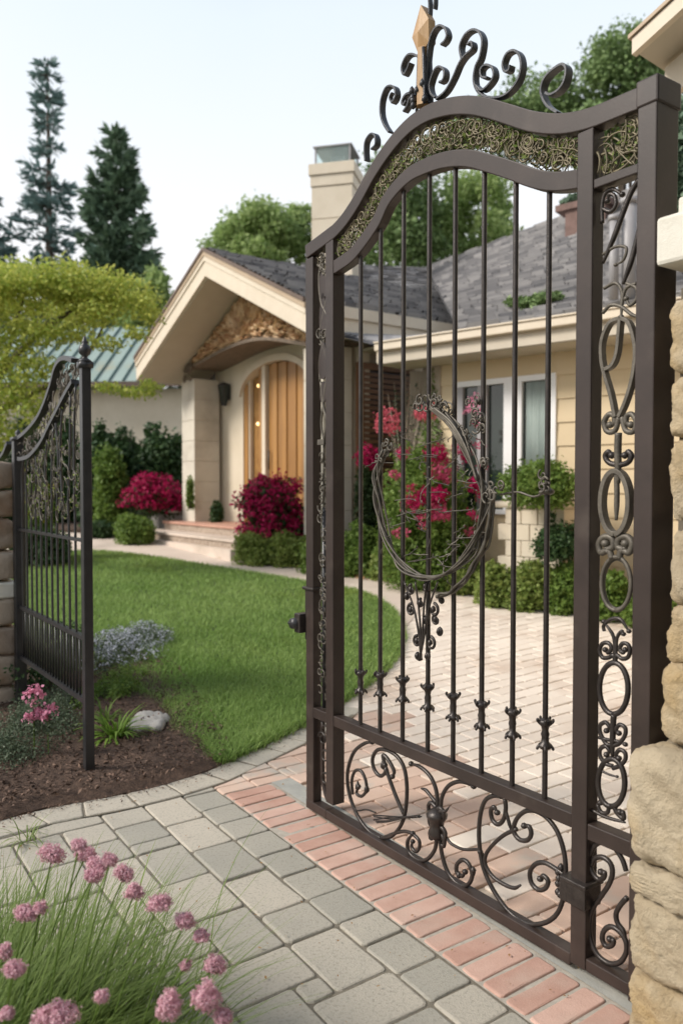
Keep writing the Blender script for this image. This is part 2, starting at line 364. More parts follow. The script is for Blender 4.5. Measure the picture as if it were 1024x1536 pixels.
SK = .03  # the paving runs slightly askew of the gate
def fs_(u, b): return fr(u, b-.035+SK*u)
# front field: ashlar of mixed sizes
mb = MB(); unit = .106; u0, b0 = -3.2, .475; nu, nb = 66, 40; occ = np.zeros((nu, nb), bool); j = .0045
sizes = [(3, 2), (2, 3), (2, 2), (3, 2), (3, 3), (2, 3), (2, 2), (1, 2), (2, 1)]; wts = [6, 3, 5, 6, 3, 3, 4, 1.5, 1.5]
for bi in range(nb):
    for ui in range(nu):
        if occ[ui, bi]: continue
        for _ in range(14):
            w, h = random.choices(sizes, wts)[0]
            if ui+w <= nu and bi+h <= nb and not occ[ui:ui+w, bi:bi+h].any(): break
        else: w = h = 1
        occ[ui:ui+w, bi:bi+h] = True
        a, b = u0+ui*unit, b0+bi*unit; A_, B_ = a+w*unit, b+h*unit
        if fs_(a, b)[1] < .3: continue
        paver(mb, fs_(a+j, b+j), fs_(A_-j, b+j), fs_(A_-j, B_-j), fs_(a+j, B_-j), 0, 0, ch=.016, bev=.007, a=R.random())
# grey border course beside the bricks
u = -3.2
while u < 3.4:
    w = random.choice([.17, .19, .21]); paver(mb, fs_(u+.004, .292), fs_(u+w-.004, .292), fs_(u+w-.004, .47), fs_(u+.004, .47), 0, 0, ch=.014, bev=.006, a=R.random()*.7); u += w
tag(mb.build('paved_forecourt', M['paver']), kind='structure')
sh = [fs_(-3.3, .28), fs_(3.6, .28), fs_(3.6, 4.6), fs_(-3.3, 4.6)]
tag(mesh_obj('forecourt_sand', [(*p, -.008) for p in sh], [(0, 1, 2, 3)], M['sand']), kind='structure')
# brick soldier course
mb = MB(); u = -.42; w = .1
while u < 3.2:
    s = .012*R.random(); paver(mb, fs_(u+.007, .01+s*.3), fs_(u+w-.007, .01+s*.3), fs_(u+w-.007, .279), fs_(u+.007, .279), .002, 0, ch=.012, bev=.006, a=R.random()); u += w
tag(mb.build('brick_edging', M['brick']), kind='structure')
sh = [fs_(-.42, -.02), fs_(3.4, -.02), fs_(3.4, .285), fs_(-.42, .285)]
tag(mesh_obj('edging_mortar', [(*p, -.004) for p in sh], [(0, 1, 2, 3)], M['sandlight']), kind='structure')
mb = MB(); mb.add([(*fs_(-.42, -.12), .002), (*fs_(3.4, -.12), .002), (*fs_(3.4, 0), .002), (*fs_(-.42, 0), .002)], [(0, 1, 2, 3)])
tag(mb.build('concrete_threshold', M['threshold']), kind='structure')
# driveway beyond the gate
mb = MB(); cw, cl = .135, .27; k = 0; u = -7.2
mbp = MB()
while u < 3.2:
    b = -9.5+(k % 2)*cl/2+random.uniform(-.02, .02)
    while b < -.13:
        l = cl if b+cl < -.13 else -.125-b
        if l < .05: break
        c = fs_(u+cw/2, b+l/2)
        far = c[1]
        if far < 16 and abs(c[0])/max(c[1], 1) < .75:
            pink = (b > -1.15+.35*math.sin(u*2) and random.random() < .55+.35*(b > -.7)) 
            paver(mbp if pink else mb, fs_(u+.004, b+.004), fs_(u+cw-.004, b+.004), fs_(u+cw-.004, b+l-.004), fs_(u+.004, b+l-.004), 0, 0, ch=.01, bev=.005, a=R.random())
        b += l
    u += cw; k += 1
# pink patch left of the gate in line with the brick edging
for i in range(22):
    for q in range(2):
        uu = -.42-(i+1)*.1; paver(mbp, fs_(uu+.004, -.12+q*.205+.004), fs_(uu+.096, -.12+q*.205+.004), fs_(uu+.096, .085+q*.2), fs_(uu+.004, .085+q*.2), .002, 0, ch=.01, a=R.random())
tag(mb.build('driveway', M['drive']), kind='structure')
tag(mbp.build('pink_paving', M['pinkpaver']), kind='structure')
poly = [fr(-8, -.1), fr(3.5, -.1), fr(3.5, -10), fr(-8, -10)]
sheet('driveway_joints', poly, -.012, M['drivejoint'], step=.6, skirt=.02)
# garden path to the house
path_px = [(-300, 790), (130, 800), (240, 800), (360, 812), (470, 835), (560, 850), (660, 862), (720, 878), (640, 905), (600, 950), (560, 930), (540, 893), (460, 873), (330, 850), (200, 830), (-300, 826)]
sheet('garden_path', Gxy(path_px), .006, M['path'], step=.4, skirt=.02)
# lawn
lawn_px = cr([(133, 829), (200, 834), (330, 854), (460, 876), (540, 891), (585, 915), (601, 945), (598, 975), (575, 1008), (530, 1043), (480, 1077), (440, 1098), (390, 1122), (330, 1146), (300, 1122), (268, 1108), (250, 1085), (245, 1060), (215, 1052), (170, 1030), (90, 1010)], 4)
lawn = Gxy(lawn_px)+Gxy([(-60, 985), (-700, 960), (-700, 826)])
sheet('lawn', lawn, .035, M['turf'], step=.25, skirt=.08)
# mulch beds
def mulch_noise(P, d): return np.minimum(d*.25, .05)+.012*np.sin(P[:, 0]*9)*np.sin(P[:, 1]*11)
bed_px = [(-260, 1300), (-120, 1262), (0, 1235), (75, 1213), (150, 1201), (240, 1181), (300, 1163), (336, 1147), (345, 1130), (320, 1080), (260, 1000), (90, 960), (-700, 930), (-900, 1200)]
bed = Gxy(bed_px); sheet('mulch_bed', bed, .006, M['soil'], step=.12, skirt=.06, noise=mulch_noise)
bed2_px = [(352, 836), (460, 851), (560, 868), (720, 882), (860, 906), (1010, 930), (1300, 960), (1300, 800), (352, 800)]
bed2 = Gxy(bed2_px); sheet('house_bed', bed2, .02, M['soil'], step=.3, skirt=.06, noise=mulch_noise)
bed3_px = [(-300, 789), (165, 797), (235, 800), (240, 780), (-300, 775)]
sheet('hedge_bed', Gxy(bed3_px), .02, M['soil'], step=.6, skirt=.06)
# border course of pavers following the mulch edge
mb = MB(); e = np.array([G(*p)[:2] for p in cr([(-120, 1262), (0, 1235), (75, 1213), (150, 1201), (240, 1181), (300, 1163), (336, 1147), (390, 1123), (440, 1099), (480, 1078), (520, 1050)], 10)])
s = np.concatenate([[0], np.cumsum(np.linalg.norm(np.diff(e, axis=0), axis=1))])
def ep(q, off):
    p = np.array([np.interp(q, s, e[:, 0]), np.interp(q, s, e[:, 1])]); p2 = np.array([np.interp(q+.02, s, e[:, 0]), np.interp(q+.02, s, e[:, 1])]); t = p2-p; t /= np.linalg.norm(t)+1e-9
    return p+np.array([t[1], -t[0]])*off
q = 0.; Sv = []
while q < s[-1]-.28:
    w = random.choice([.22, .26, .24])
    paver(mb, ep(q+.004, .0), ep(q+w-.004, .0), ep(q+w-.004, .19), ep(q+.004, .19), .009, 0, ch=.014, bev=.007, a=.2+.6*R.random())
    q += w
tag(mb.build('bed_border_pavers', M['paver']), kind='structure')
mb = MB()
for i, q in enumerate(np.linspace(0, s[-1]-.3, 60)):
    Sv += [(*ep(q, .0), .0045+float(H(ep(q, 0)[1]))), (*ep(q, .193), .0045+float(H(ep(q, 0)[1])))]
tag(mesh_obj('border_sand', Sv, [(2*i, 2*i+1, 2*i+3, 2*i+2) for i in range(59)], M['sand']), kind='structure')
# ---------------- grass
def scatter(poly, n, power=2.2):
    poly = np.array(poly); mn, mx = poly.min(0), poly.max(0); out = []; tot = 0
    while tot < n:
        P = mn+R.random((n*6, 2))*(mx-mn); keep = R.random(len(P)) < (mn[1]/P[:, 1])**power; P = P[keep]; P = P[np.abs(P[:, 0]) < P[:, 1]*.55+.6]; P = P[inpoly(P, poly)]; out.append(P); tot += len(P)
    return np.concatenate(out)[:n]
def blades(name, P, z, hgt, wid, mt, lean=.5, parent=None, a=None):
    n = len(P); th = R.random(n)*2*math.pi; h = hgt*(.55+.8*R.random(n)); w = wid*(.7+.6*R.random(n)); ln = lean*h*(R.random(n)**.7)
    s = np.stack([np.cos(th), np.sin(th), np.zeros(n)], 1); d = np.stack([-np.sin(th), np.cos(th), np.zeros(n)], 1)
    dr = R.normal(size=(n, 1))*.5; d = d+s*dr
    B = np.column_stack([P, z]); zz = EZ[None]
    b0 = B-s*w[:, None]/2; b1 = B+s*w[:, None]/2; m_ = B+zz*(h*.6)[:, None]+d*(ln*.35)[:, None]; m0 = m_-s*w[:, None]*.4; m1 = m_+s*w[:, None]*.4; tp = B+zz*h[:, None]+d*ln[:, None]
    V1 = np.stack([b0, b1, m1, m0], 1).reshape(-1, 3); 
    V2 = np.stack([m0, m1, tp, tp+s*w[:, None]*.02], 1).reshape(-1, 3)
    a = R.random(n) if a is None else a
    return fast_mesh(name, np.concatenate([V1, V2]), 4, mt, parent, np.concatenate([a, a]))
P = scatter(lawn, 150000, 2.3); pat = .5+.5*np.sin(P[:, 0]*2.1+np.sin(P[:, 1]*1.7)*2)*np.sin(P[:, 1]*2.7)
wd = .004*np.maximum(1, P[:, 1]/5)
o = blades('grass', P, H(P[:, 1])+.03, .045, wd, M['grass'], 1., a=np.clip(.35*R.random(len(P))+.4*pat+.15, 0, 1)); tag(o, kind='stuff')
# longer ragged grass along the lawn's edge
E_ = np.array(lawn[:len(lawn_px)]); t_ = R.random(9000)*(len(E_)-1); i_ = t_.astype(int); P = E_[i_]+(E_[i_+1]-E_[i_])*(t_-i_)[:, None]+R.normal(size=(9000, 2))*.02
o = blades('edge_grass', P, H(P[:, 1])+.0, .06, .005, M['grass'], 1.2); tag(o, kind='stuff')
# bark chips
P = scatter(bed, 16000, 1.5); n = len(P); nz_ = mulch_noise(P, np.full(n, .2))
V = leaf_quads(np.column_stack([P, H(P[:, 1])+.012+nz_*.9+R.random(n)*.012]), .022, .4, 1.8, jit=.7); tag(fast_mesh('bark_chips', V, 4, M['chip'], None, R.random(n)**2), kind='stuff')
# grit and litter lying on the paving
P = np.array([fs_(a_, b_) for a_, b_ in zip(R.uniform(-1.6, 2.3, 420), R.uniform(-.1, 1.9, 420))]); n = len(P)
V = leaf_quads(np.column_stack([P, np.full(n, .009)]), .010, .5, 3., jit=.8); tag(fast_mesh('litter', V, 4, M['dry'], None, R.random(n)), kind='stuff')
P = np.array([ep(q_, -.005+o_) for q_, o_ in zip(R.uniform(0, s[-1]-.5, 900), np.abs(R.normal(size=900))*.05)]); n = len(P)
V = leaf_quads(np.column_stack([P, H(P[:, 1])+.016]), .013, .4, 2.5, jit=.7); tag(fast_mesh('spilled_mulch', V, 4, M['chip'], None, R.random(n)), kind='stuff')
# fallen leaves along the house bed
e2 = np.array(bed2[:7]); t_ = R.random(700)*5.99; i_ = t_.astype(int); P = e2[i_]+(e2[i_+1]-e2[i_])*(t_-i_)[:, None]+R.normal(size=(700, 2))*np.array([.12, .12])+np.array([0, -.05])
V = leaf_quads(np.column_stack([P, H(P[:, 1])+.03+R.random(700)*.01]), .05, .7, 2.); tag(fast_mesh('fallen_leaves', V, 4, M['dry'], None, R.random(700)), kind='stuff')
# ------------------------------------------------------------------ the main gate
gate = thing('ornamental_gate', GP.w(0, 0), 'tall bronze iron gate with arched top, wooden spear and twisted ring', 'gate')
zx = lambda x0, y0, k: (lambda pts: [(x0+k*a, y0+k*b) for a, b in pts])
Z1 = zx(440, 0, .5703); Z5 = zx(640, 1080, .375); Z6 = zx(540, 0, .1758); Z7 = zx(340, 1060, .5859); Zs = zx(780, 700, .358); Z3 = zx(720, 100, .3908); Z4 = zx(440, 860, .3125)
gp = lambda pts, off=0.: np.array([GP.px(x, y, off) for x, y in pts])
D = .05
def part(name, mt='iron', parent=gate, smooth=False, **k):
    mb = MB(); return mb, (lambda: bev(mb.build(name, M[mt], parent, smooth), **k))
def bev(o, w=0.):
    if w:
        md = o.modifiers.new('Bevel', 'BEVEL'); md.width = w; md.segments = 2; md.limit_method = 'ANGLE'; md.angle_limit = .6
    return o
top_u = gp([(463, 365), (500, 336), (526, 302), (554, 251), (583, 208), (611, 177), (640, 157), (668, 147), (691, 143), (714, 143), (737, 147), (765, 155), (794, 164), (816, 168), (839, 169), (862, 166.5), (890.5, 158.5), (925, 144), (953, 132), (987.5, 120)])
arch_lo = gp([(503, 409), (531, 388), (565, 342), (583, 305), (611, 274), (640, 259), (668, 251), (697, 250), (725, 257), (759, 268), (788, 279), (811, 285), (839, 286), (875, 281)])
def sm(arr, u): 
    c = cr(arr[1:-1] if False else arr, 8); o_ = np.argsort(c[:, 0]); return np.interp(u, c[o_, 0], c[o_, 1])
def norm_off(u, z, d):
    T = np.gradient(np.column_stack([u, z]), axis=0); T /= np.linalg.norm(T, axis=1)[:, None]
    return np.column_stack([u+T[:, 1]*d, z-T[:, 0]*d])
TOPL, TOPR = 2.765, 2.785
# rails
uu = np.linspace(.0, 1.872, 90); zt = sm(top_u, uu); zt[uu < .03] = TOPL
k = uu < .215; zt[k] = np.interp(uu[k], [0, .215], [TOPL, 2.80])
low = norm_off(uu, zt, .066); low[:, 0] = np.clip(low[:, 0], 0, 1.875)
mb, fin = part('top_rail', w=.004); mb.strip(GP, low, np.column_stack([uu, zt]), .004, -D); TR = fin()
ua = np.linspace(.236, 1.607, 80); za = sm(arch_lo, ua); up = norm_off(ua, za, -.062); up[:, 0] = np.clip(up[:, 0], .236, 1.607)
mb, fin = part('arched_rail', w=.004); mb.strip(GP, np.column_stack([ua, za]), up, .0, -D+.004); fin()
ZT = lambda u: float(np.interp(u, low[:, 0], low[:, 1]))
def box_part(name, u0, u1, z0, z1, b0, b1, mt='iron', w=.004, parent=gate):
    mb = MB(); mb.pbox(GP, u0, u1, z0, z1, b1, b0); return bev(mb.build(name, M[mt], parent), w=w)
box_part('stile', .0, .064, .022, TOPL-.066, 0, -D)
box_part('stile', .174, .236, .10, 2.76, .002, -.065)
ms = box_part('stile', 1.607, 1.668, .03, ZT(1.64)-.001, .003, -.055)
mb = MB(); mb.pbox(GP, 1.828, 1.892, .02, 2.785, -.105, .006); gpst = bev(mb.build('hinge_post', M['iron'], gate), w=.004)
mb = MB(); mb.pbox(GP, 1.823, 1.897, 2.72, 2.80, -.111, .010); bev(mb.build('post_cap', M['iron'], gpst), w=.006)
for (a, b) in ((.064, .174), (.236, 1.607), (1.668, 1.828)):
    box_part('middle_rail', a, b, .478 if a < 1.6 else .462, .528 if a < 1.6 else .515, 0, -D)
for (a, b) in ((.0, .174), (.174, 1.607), (1.668, 1.828)):
    box_part('bottom_rail', a, b, .016 if a < 1.6 else .03, .060 if a < 1.6 else .072, .0015, -D-.001)
box_part('side_rail', 1.668, 1.828, 2.535, 2.565, 0, -D)
# balusters with cast collars
bal = [(.415, 1024), (.558, 1028), (.711, 1036), (.87, 1048), (1.018, 1062), (1.171, 1075), (1.324, 1088), (1.473, 1104)]
for i, (u, yc) in enumerate(bal):
    mb = MB(); c = GP.w(u, 0, -.025); zt_ = float(np.interp(u, ua, za))+.01
    mb.tube([c+EZ*.52, c+EZ*1.2, c+EZ*2., c+EZ*zt_], .0098, 12, cap=False); bo = mb.build('baluster', M['scroll'], gate, True)
    px = 535+(u-.415)/.147*0; zc = GP.px(512+ (GP.w(u, .7)[0]/GP.w(u, .7)[1])*1200, yc)[1]
    mb = MB(); pr = [(.0099, -.055), (.017, -.051), (.024, -.043), (.022, -.036), (.013, -.028), (.0125, -.01), (.0145, .0), (.012, .012), (.014, .026), (.022, .034), (.026, .044), (.019, .05), (.0099, .055)]
    mb.lathe(c+EZ*zc, [(r*random.uniform(.93, 1.07), z) for r, z in pr], 12); 
    for k in range(5):
        an = k*1.257+i; o_ = np.array([math.cos(an), math.sin(an), 0]); mb.tube(cr([c+EZ*(zc+.036)+o_*.018, c+EZ*(zc+.046)+o_*.027, c+EZ*(zc+.056)+o_*.026], 3), [.005]*6+[.002], 6)
        mb.tube(cr([c+EZ*(zc-.036)+o_*.018, c+EZ*(zc-.046)+o_*.027, c+EZ*(zc-.054)+o_*.027], 3), [.005]*6+[.002], 6)
    mb.build('collar', M['scroll'], bo, True)
# bottom scrollwork (flat and round bar, traced on the gate's own plane)
def scroll(pts, r=.0085, name='scroll', mt='scroll', off=-.025, parent=gate, taper=True, bulb=True, flat=None):
    c = cr(gp(pts, off), 7)
    mb = MB()
    if flat: mb.ribbon(GP, c, flat[0], off-flat[1]/2, off+flat[1]/2); return bev(mb.build(name, M[mt], parent), w=.0015)
    P = np.array([GP.w(u, z, off) for u, z in c]); rr = np.full(len(P), r)
    if taper: n = min(8, len(P)//3); rr[-n:] = np.linspace(r, r*.55, n)
    mb.tube(P, rr, 8)
    if bulb: e = P[-1]; mb.lathe(e-EZ*r*1.2, [(r*.3, 0), (r*1.2, r*.5), (r*1.5, r*1.2), (r*1.2, r*2), (r*.3, r*2.5)], 8)
    return mb.build(name, M[mt], parent, True)
S7 = lambda *p, **k: scroll(Z7(p), **k)
S7((395, 338), (365, 320), (335, 280), (314, 225), (309, 170), (325, 118), (352, 95), (372, 92))
S7((395, 338), (425, 330), (452, 290), (461, 225), (456, 165), (438, 130), (410, 112), (385, 112), (373, 135), (378, 162), (393, 178), (406, 168), (405, 150))
S7((453, 275), (435, 235), (418, 190), (405, 150), (400, 125), (412, 135), (428, 165), (424, 180))
S7((322, 225), (320, 190), (328, 166), (343, 165), (355, 188), (357, 215), (345, 230), (332, 222), (338, 205), r=.0075)
for (x, y) in Z7([(358, 212), (400, 150), (408, 165), (335, 205)]):
    mb = MB(); u, z = GP.px(x, y, -.025); mb.lathe(GP.w(u, z-.02, -.025), [(.002, 0), (.013, .012), (.012, .024), (.003, .045)], 7); mb.build('leaf_tip', M['scroll'], gate, True)
S7((395, 338), (440, 322), (466, 322), (490, 340), (493, 360), (484, 372), (473, 360), (476, 346), r=.0075)
S7((537, 330), (533, 365), (512, 392), (488, 392), (466, 372), (463, 345), (476, 326))
S7((541, 268), (536, 215), (520, 178), (495, 155), (472, 147))
S7((547, 268), (551, 232), (566, 205), (590, 193), (612, 195), (632, 205))
S7((536, 246), (524, 232), (510, 215), (498, 210), r=.0075, bulb=False)
S7((545, 330), (551, 380), (566, 425), (592, 455), (615, 458), (628, 435), (620, 405), (604, 393), (589, 405), (589, 425), (602, 434), (610, 424))
S7((562, 335), (575, 352), (605, 366), (640, 366), (650, 366), r=.006, bulb=False)
S7((705, 232), (682, 229), (660, 243), (648, 285), (646, 345), (656, 410), (682, 470), (722, 525), (765, 555), (808, 556), (842, 535), (860, 495), (867, 440), (865, 385), (850, 330), (826, 292), (795, 270), (765, 268), (742, 288), (734, 318), (748, 340), (768, 343), (779, 328), (774, 308), (761, 306))
S7((742, 314), (712, 328), (685, 350), (664, 378), (662, 405), (680, 435), (710, 456), (735, 465), (752, 458), r=.0075, bulb=False)
S7((712, 238), (714, 262), (708, 290), (694, 302), (680, 290), (676, 268), (684, 258), (692, 272))
S7((712, 262), (720, 290), (728, 318), r=.007, bulb=False)
S7((862, 430), (845, 418), (815, 401), (790, 404), (776, 425), (780, 452), (798, 470), (817, 464), (822, 446), (810, 434), (802, 442))
for (x, y) in Z7([(848, 425), (852, 440), (846, 455), (856, 465), (862, 452), (843, 478), (850, 484), (858, 412), (648, 372), (650, 385), (596, 432), (628, 428), (632, 420)]):
    u, z = GP.px(x, y, -.025); q = GP.w(u, z-.012, -.025+random.uniform(-.01, .012)); mb = MB(); mb.lathe(q, [(.002, 0), (.01, .006), (.012, .014), (.004, .026)], 7); mb.build('bead', M['scroll'], gate, True)
# central casting with leaves and small rosettes
mb = MB(); cu, cz = GP.px(*Z7([(540, 298)])[0], -.025); c0 = GP.w(cu, cz, -.02)
Kc = 1.25
mb.lathe(c0-EZ*.068, [(.012, 0), (.03, .012), (.036, .03), (.028, .05), (.03, .075), (.042, .092), (.044, .105), (.03, .118), (.014, .13)], 12)
cb_ = mb.build('cast_rosette', M['scroll'], gate, True)
for s_, dz, du in ((1, -.02, .05), (-1, .01, .045), (1, .055, .04), (-1, .06, .05), (1, -.05, .045), (-1, -.045, .04)):
    mb = MB(); p = cr([c0+EZ*dz, c0+EZ*(dz+.012)+EU*s_*du*.6, c0+EZ*(dz-.005)+EU*s_*du, c0+EZ*(dz-.03)+EU*s_*du*.9, c0+EZ*(dz-.025)+EU*s_*du*.6], 4); mb.tube(p, np.linspace(.011, .007, len(p)), 7); mb.build('cast_leaf', M['scroll'], cb_, True)
mb = MB(); lf = cr([c0+EZ*.055+EU*.02, c0+EZ*.065+EU*.05, c0+EZ*.095+EU*.075], 5); mb.tube(lf, np.linspace(.012, .001, len(lf)), 6)
mb.build('cast_leaf', M['scroll'], cb_, True)
mb = MB(); P_ = []
for k in range(5):
    a0 = gp(Z4([(380+k*8, 1160+k*9), (470, 1165+k*6), (560, 1168), (612, 1163)]), -.02); mb.tube([GP.w(u, z, -.02+.004*k) for u, z in cr(a0+R.normal(size=a0.shape)*.004, 5)], .003, 5)
a0 = gp(Z4([(285, 1125), (310, 1140), (350, 1135), (395, 1150)]), -.02); mb.tube([GP.w(u, z, -.02) for u, z in cr(a0, 5)], .004, 5)
mb.build('wire_leaves', M['scroll'], gate, True)
# clamp on the inner stile, latch and lock on the outer stile
mb = MB(); u, z = GP.px(862, 1335); mb.pbox(GP, 1.575, 1.61, z-.045, z+.035, -.06, .02); mb.pbox(GP, 1.6, 1.678, z-.045, z+.035, -.064, .02); mb.pbox(GP, 1.592, 1.684, z+.025, z+.04, -.07, .027); bev(mb.build('hinge_clamp', M['scroll'], gate), w=.004)
u, z = GP.px(462, 925); lk = MB(); lk.pbox(GP, -.018, .0, z-.12, z+.14, -.045, -.005); lk.pbox(GP, -.022, .075, z+.13, z+.145, -.056, .01); lk.pbox(GP, -.062, -.012, z-.085, z+.01, -.05, .03); 
lo = bev(lk.build('latch', M['scroll'], gate), w=.005)
mb = MB(); c = GP.w(-.055, z-.04, -.01); mb.tube([c+EN*.0, c+EN*.06], [.032, .026], 12); mb.tube([c+EN*.05, c+EN*.055-EU*.03], .009, 8); mb.build('latch_knob', M['iron_black'], lo, True)
# narrow panel beside the latch: second tube and small scrolls
mb = MB(); mb.tube([GP.w(.118, .535, -.03), GP.w(.118, 1.5, -.03)], .013, 10); 
mb.build('locking_bar', M['iron_black'], gate, True)
mb = MB(); uu_ = []
mb.tube(cr([GP.w(.09, .47, -.04), GP.w(.088, .2, -.04), GP.w(.11, .12, -.04), GP.w(.135, .09, -.04), GP.w(.165, .12, -.045), GP.w(.17, .3, -.045)], 6), .011, 8)
mb.build('bent_bar', M['iron'], gate, True)
def curl(u, z, r, turn=1., start=0., n=26, sgn=1, dec=.35):
    t = np.linspace(0, 1, n); a_ = start+sgn*turn*2*math.pi*t; rr = r*(1-(1-dec)*t); return np.column_stack([u+rr*np.cos(a_), z+rr*np.sin(a_)])
def tube_uz(mb, c, r, off=-.025, n=7): 
    P = np.array([GP.w(a_, b_, off) for a_, b_ in c]); mb.tube(P, np.linspace(r, r*.6, len(P)), n)
mb = MB()
for z, s_ in ((.42, 1), (.3, 1), (.19, 1), (.38, -1)): mb = MB(); tube_uz(mb, curl(.118+.012*s_, z, .036, 1.1, 0 if s_ > 0 else 3.1, sgn=s_), .006); mb.build('small_scroll', M['scroll'], gate, True)
mb = MB(); rs = random.Random(3)
mb = MB(); tube_uz(mb, cr([(.12, 2.70), (.085, 2.6), (.1, 2.48), (.15, 2.40), (.13, 2.3), (.085, 2.2), (.09, 2.1)], 6), .008); mb.build('strap_scroll', M['ring'], gate, True)
mb = MB(); tube_uz(mb, cr([(.07, 2.66), (.13, 2.62), (.16, 2.53), (.12, 2.42), (.09, 2.32), (.14, 2.22), (.16, 2.1)], 6), .008); mb.build('strap_scroll', M['ring'], gate, True)
mb = MB(); tube_uz(mb, cr([(.10, 2.1), (.12, 1.98), (.15, 1.9), (.125, 1.82), (.12, 1.6), (.12, 1.42)], 6), .009); mb.build('strap_scroll', M['ring'], gate, True)
mb = MB(); tube_uz(mb, cr([(.15, 2.12), (.12, 2.0), (.10, 1.9), (.12, 1.82)], 6), .008); mb.build('strap_scroll', M['ring'], gate, True)
mb = MB(); mb.pbox(GP, .095, .15, 1.80, 1.825, -.045, -.005); mb.build('strap_collar', M['ring'], gate)
for z in (2.64, 2.3, 1.72, 1.62, 1.54, 1.46, 1.38, 1.29, 1.2, 1.12, 1.05, .98, .92, .85, .78, .7, .62): 
    mb = MB()
    for k in range(7): tube_uz(mb, curl(.119+rs.uniform(-.02, .02), z+rs.uniform(-.05, .05), rs.uniform(.012, .03), rs.uniform(.6, 1.2), rs.uniform(0, 6), sgn=rs.choice((1, -1))), .004, off=-.025+rs.uniform(-.012, .015))
    mb.build('wire_knot', M['ring'], gate, True)
# leaf-shaped plates in the narrow panel
mb = MB()
for z, w_, h_ in ((2.56, .036, .07), (2.42, .03, .10), (2.20, .036, .09), (2.05, .026, .05)):
    mb = MB(); t = np.linspace(0, 2*math.pi, 20, endpoint=False); pl = np.column_stack([.12+w_*np.cos(t)*(1-.3*np.sin(t)), z+h_*np.sin(t)])
    mb.add([GP.w(a_, b_, -.02) for a_, b_ in pl]+[GP.w(a_, b_, -.028) for a_, b_ in pl], [tuple(range(19, -1, -1)), tuple(range(20, 40))]+[(i, (i+1) % 20, (i+1) % 20+20, i+20) for i in range(20)]); mb.build('leaf_plate', M['iron'], gate)
# filigree of vines between the two arched rails
def filigree(name, u0, u1, lof, upf, n, seed, r=.0038, parent=gate, plane=GP, off=-.025, mt='bronze', leaves=0, big=.05):
    rs = random.Random(seed); mb = MB(); pts = []
    for i in range(n):
        u = rs.uniform(u0, u1); lo_, hi_ = lof(u), upf(u); 
        if hi_-lo_ < .02: continue
        z = rs.uniform(lo_, hi_); ang = rs.uniform(0, 6.28); kap = rs.uniform(-22, 22); c = []; L_ = rs.uniform(.08, .34); st = .009
        for k in range(int(L_/st)):
            c.append((u, z)); u += st*math.cos(ang); z += st*math.sin(ang); ang += kap*st; kap += rs.uniform(-6, 6)+(.9 if kap > 0 else -.9)*k*.5
            l2, h2 = lof(min(max(u, u0), u1)), upf(min(max(u, u0), u1))
            if not (u0 < u < u1 and l2 < z < h2): break
        if len(c) < 5: continue
        of = off+rs.uniform(-.014, .014); P = np.array([plane.w(a_, b_, of) for a_, b_ in c]); mb.tube(P, np.linspace(r*rs.uniform(.7, 1.3), r*.5, len(P)), 5, a=rs.random()); pts += list(P[::3])
    o = mb.build(name, M[mt], parent, True)
    if leaves:
        pts = np.array(pts); P = pts[R.integers(0, len(pts), leaves)]+R.normal(size=(leaves, 3))*.006; fast_mesh('vine_leaves', leaf_quads(P, .018, .5, .2), 4, M['l_light'], o, R.random(leaves))
    return o
fl = lambda u: float(np.interp(u, up[:, 0], up[:, 1])); fu = lambda u: float(np.interp(u, low[:, 0], low[:, 1]))
filigree('vine_filigree', .238, 1.605, fl, fu, 520, 5, leaves=1500, r=.0028)
rs6 = random.Random(77)
for i in range(26):
    u = .27+1.31*(i+rs6.uniform(.1, .9))/26; l_, h_ = fl(u), fu(u); m_ = (l_+h_)/2; rr = (h_-l_)*.22*rs6.uniform(.6, 1.3); sg = rs6.choice((1, -1))
    mb = MB(); a_ = curl(u, m_+sg*(h_-l_)*.2, rr, 1.35, -sg*1.57, 30, -sg, .25)[::-1]; b_ = curl(u+.012, m_-sg*(h_-l_)*.22, rr*.85, 1.2, sg*1.57, 26, -sg, .25)
    tube_uz(mb, np.vstack([a_[:-1], cr([a_[-1], ((a_[-1][0]+b_[0][0])/2+sg*.012, m_), b_[0]], 5)[1:-1], b_]), .0042, off=-.016); mb.build('band_scroll', M['bronze'], gate, True)
filigree('vine_filigree', 1.67, 1.826, lambda u: 2.565, fu, 60, 6, leaves=120, r=.004)
filigree('vine_filigree', .066, .172, lambda u: 2.6, fu, 26, 8, leaves=0, r=.003)
# side panel ornament: vertical chain of ovals and curls
def oval(mb, cx, cy, rx, ry, k, z0, r, gap=0., off=-.025, flat=None):
    t = np.linspace(-math.pi/2+gap, 1.5*math.pi-gap, 40); pts = z0([(cx+rx*math.cos(a_), cy-ry*math.sin(a_)) for a_ in t]); c = gp(pts, off)
    if flat: mb.ribbon(GP, c, flat[0], off-flat[1]/2, off+flat[1]/2)
    else: mb.tube([GP.w(a_, b_, off) for a_, b_ in c], r, 8)
sc = lambda p, z0, r=.007, mt='scroll', **k: scroll(z0(p), r=r, mt=mt, **k)
mb = MB(); oval(mb, 392, 930, 60, 108, 0, Zs, .009); mb.build('oval', M['scroll'], gate, True)
mb = MB(); oval(mb, 382, 1325, 56, 100, 0, Zs, .009); mb.build('oval', M['scroll'], gate, True)
mb = MB(); oval(mb, 402, 150, 58, 132, 0, Zs, .009, flat=(.016, .03)); bev(mb.build('oval', M['ring'], gate), w=.002)
mb = MB(); oval(mb, 402, 490, 62, 112, 0, Zs, .007); oval(mb, 405, 492, 55, 104, 0, Zs, .005, off=-.035); mb.build('oval', M['ring'], gate, True)
sc([(398, 820), (390, 790), (372, 800), (345, 800), (332, 770), (345, 742), (370, 740), (382, 762), (368, 780), (356, 768)], Zs)
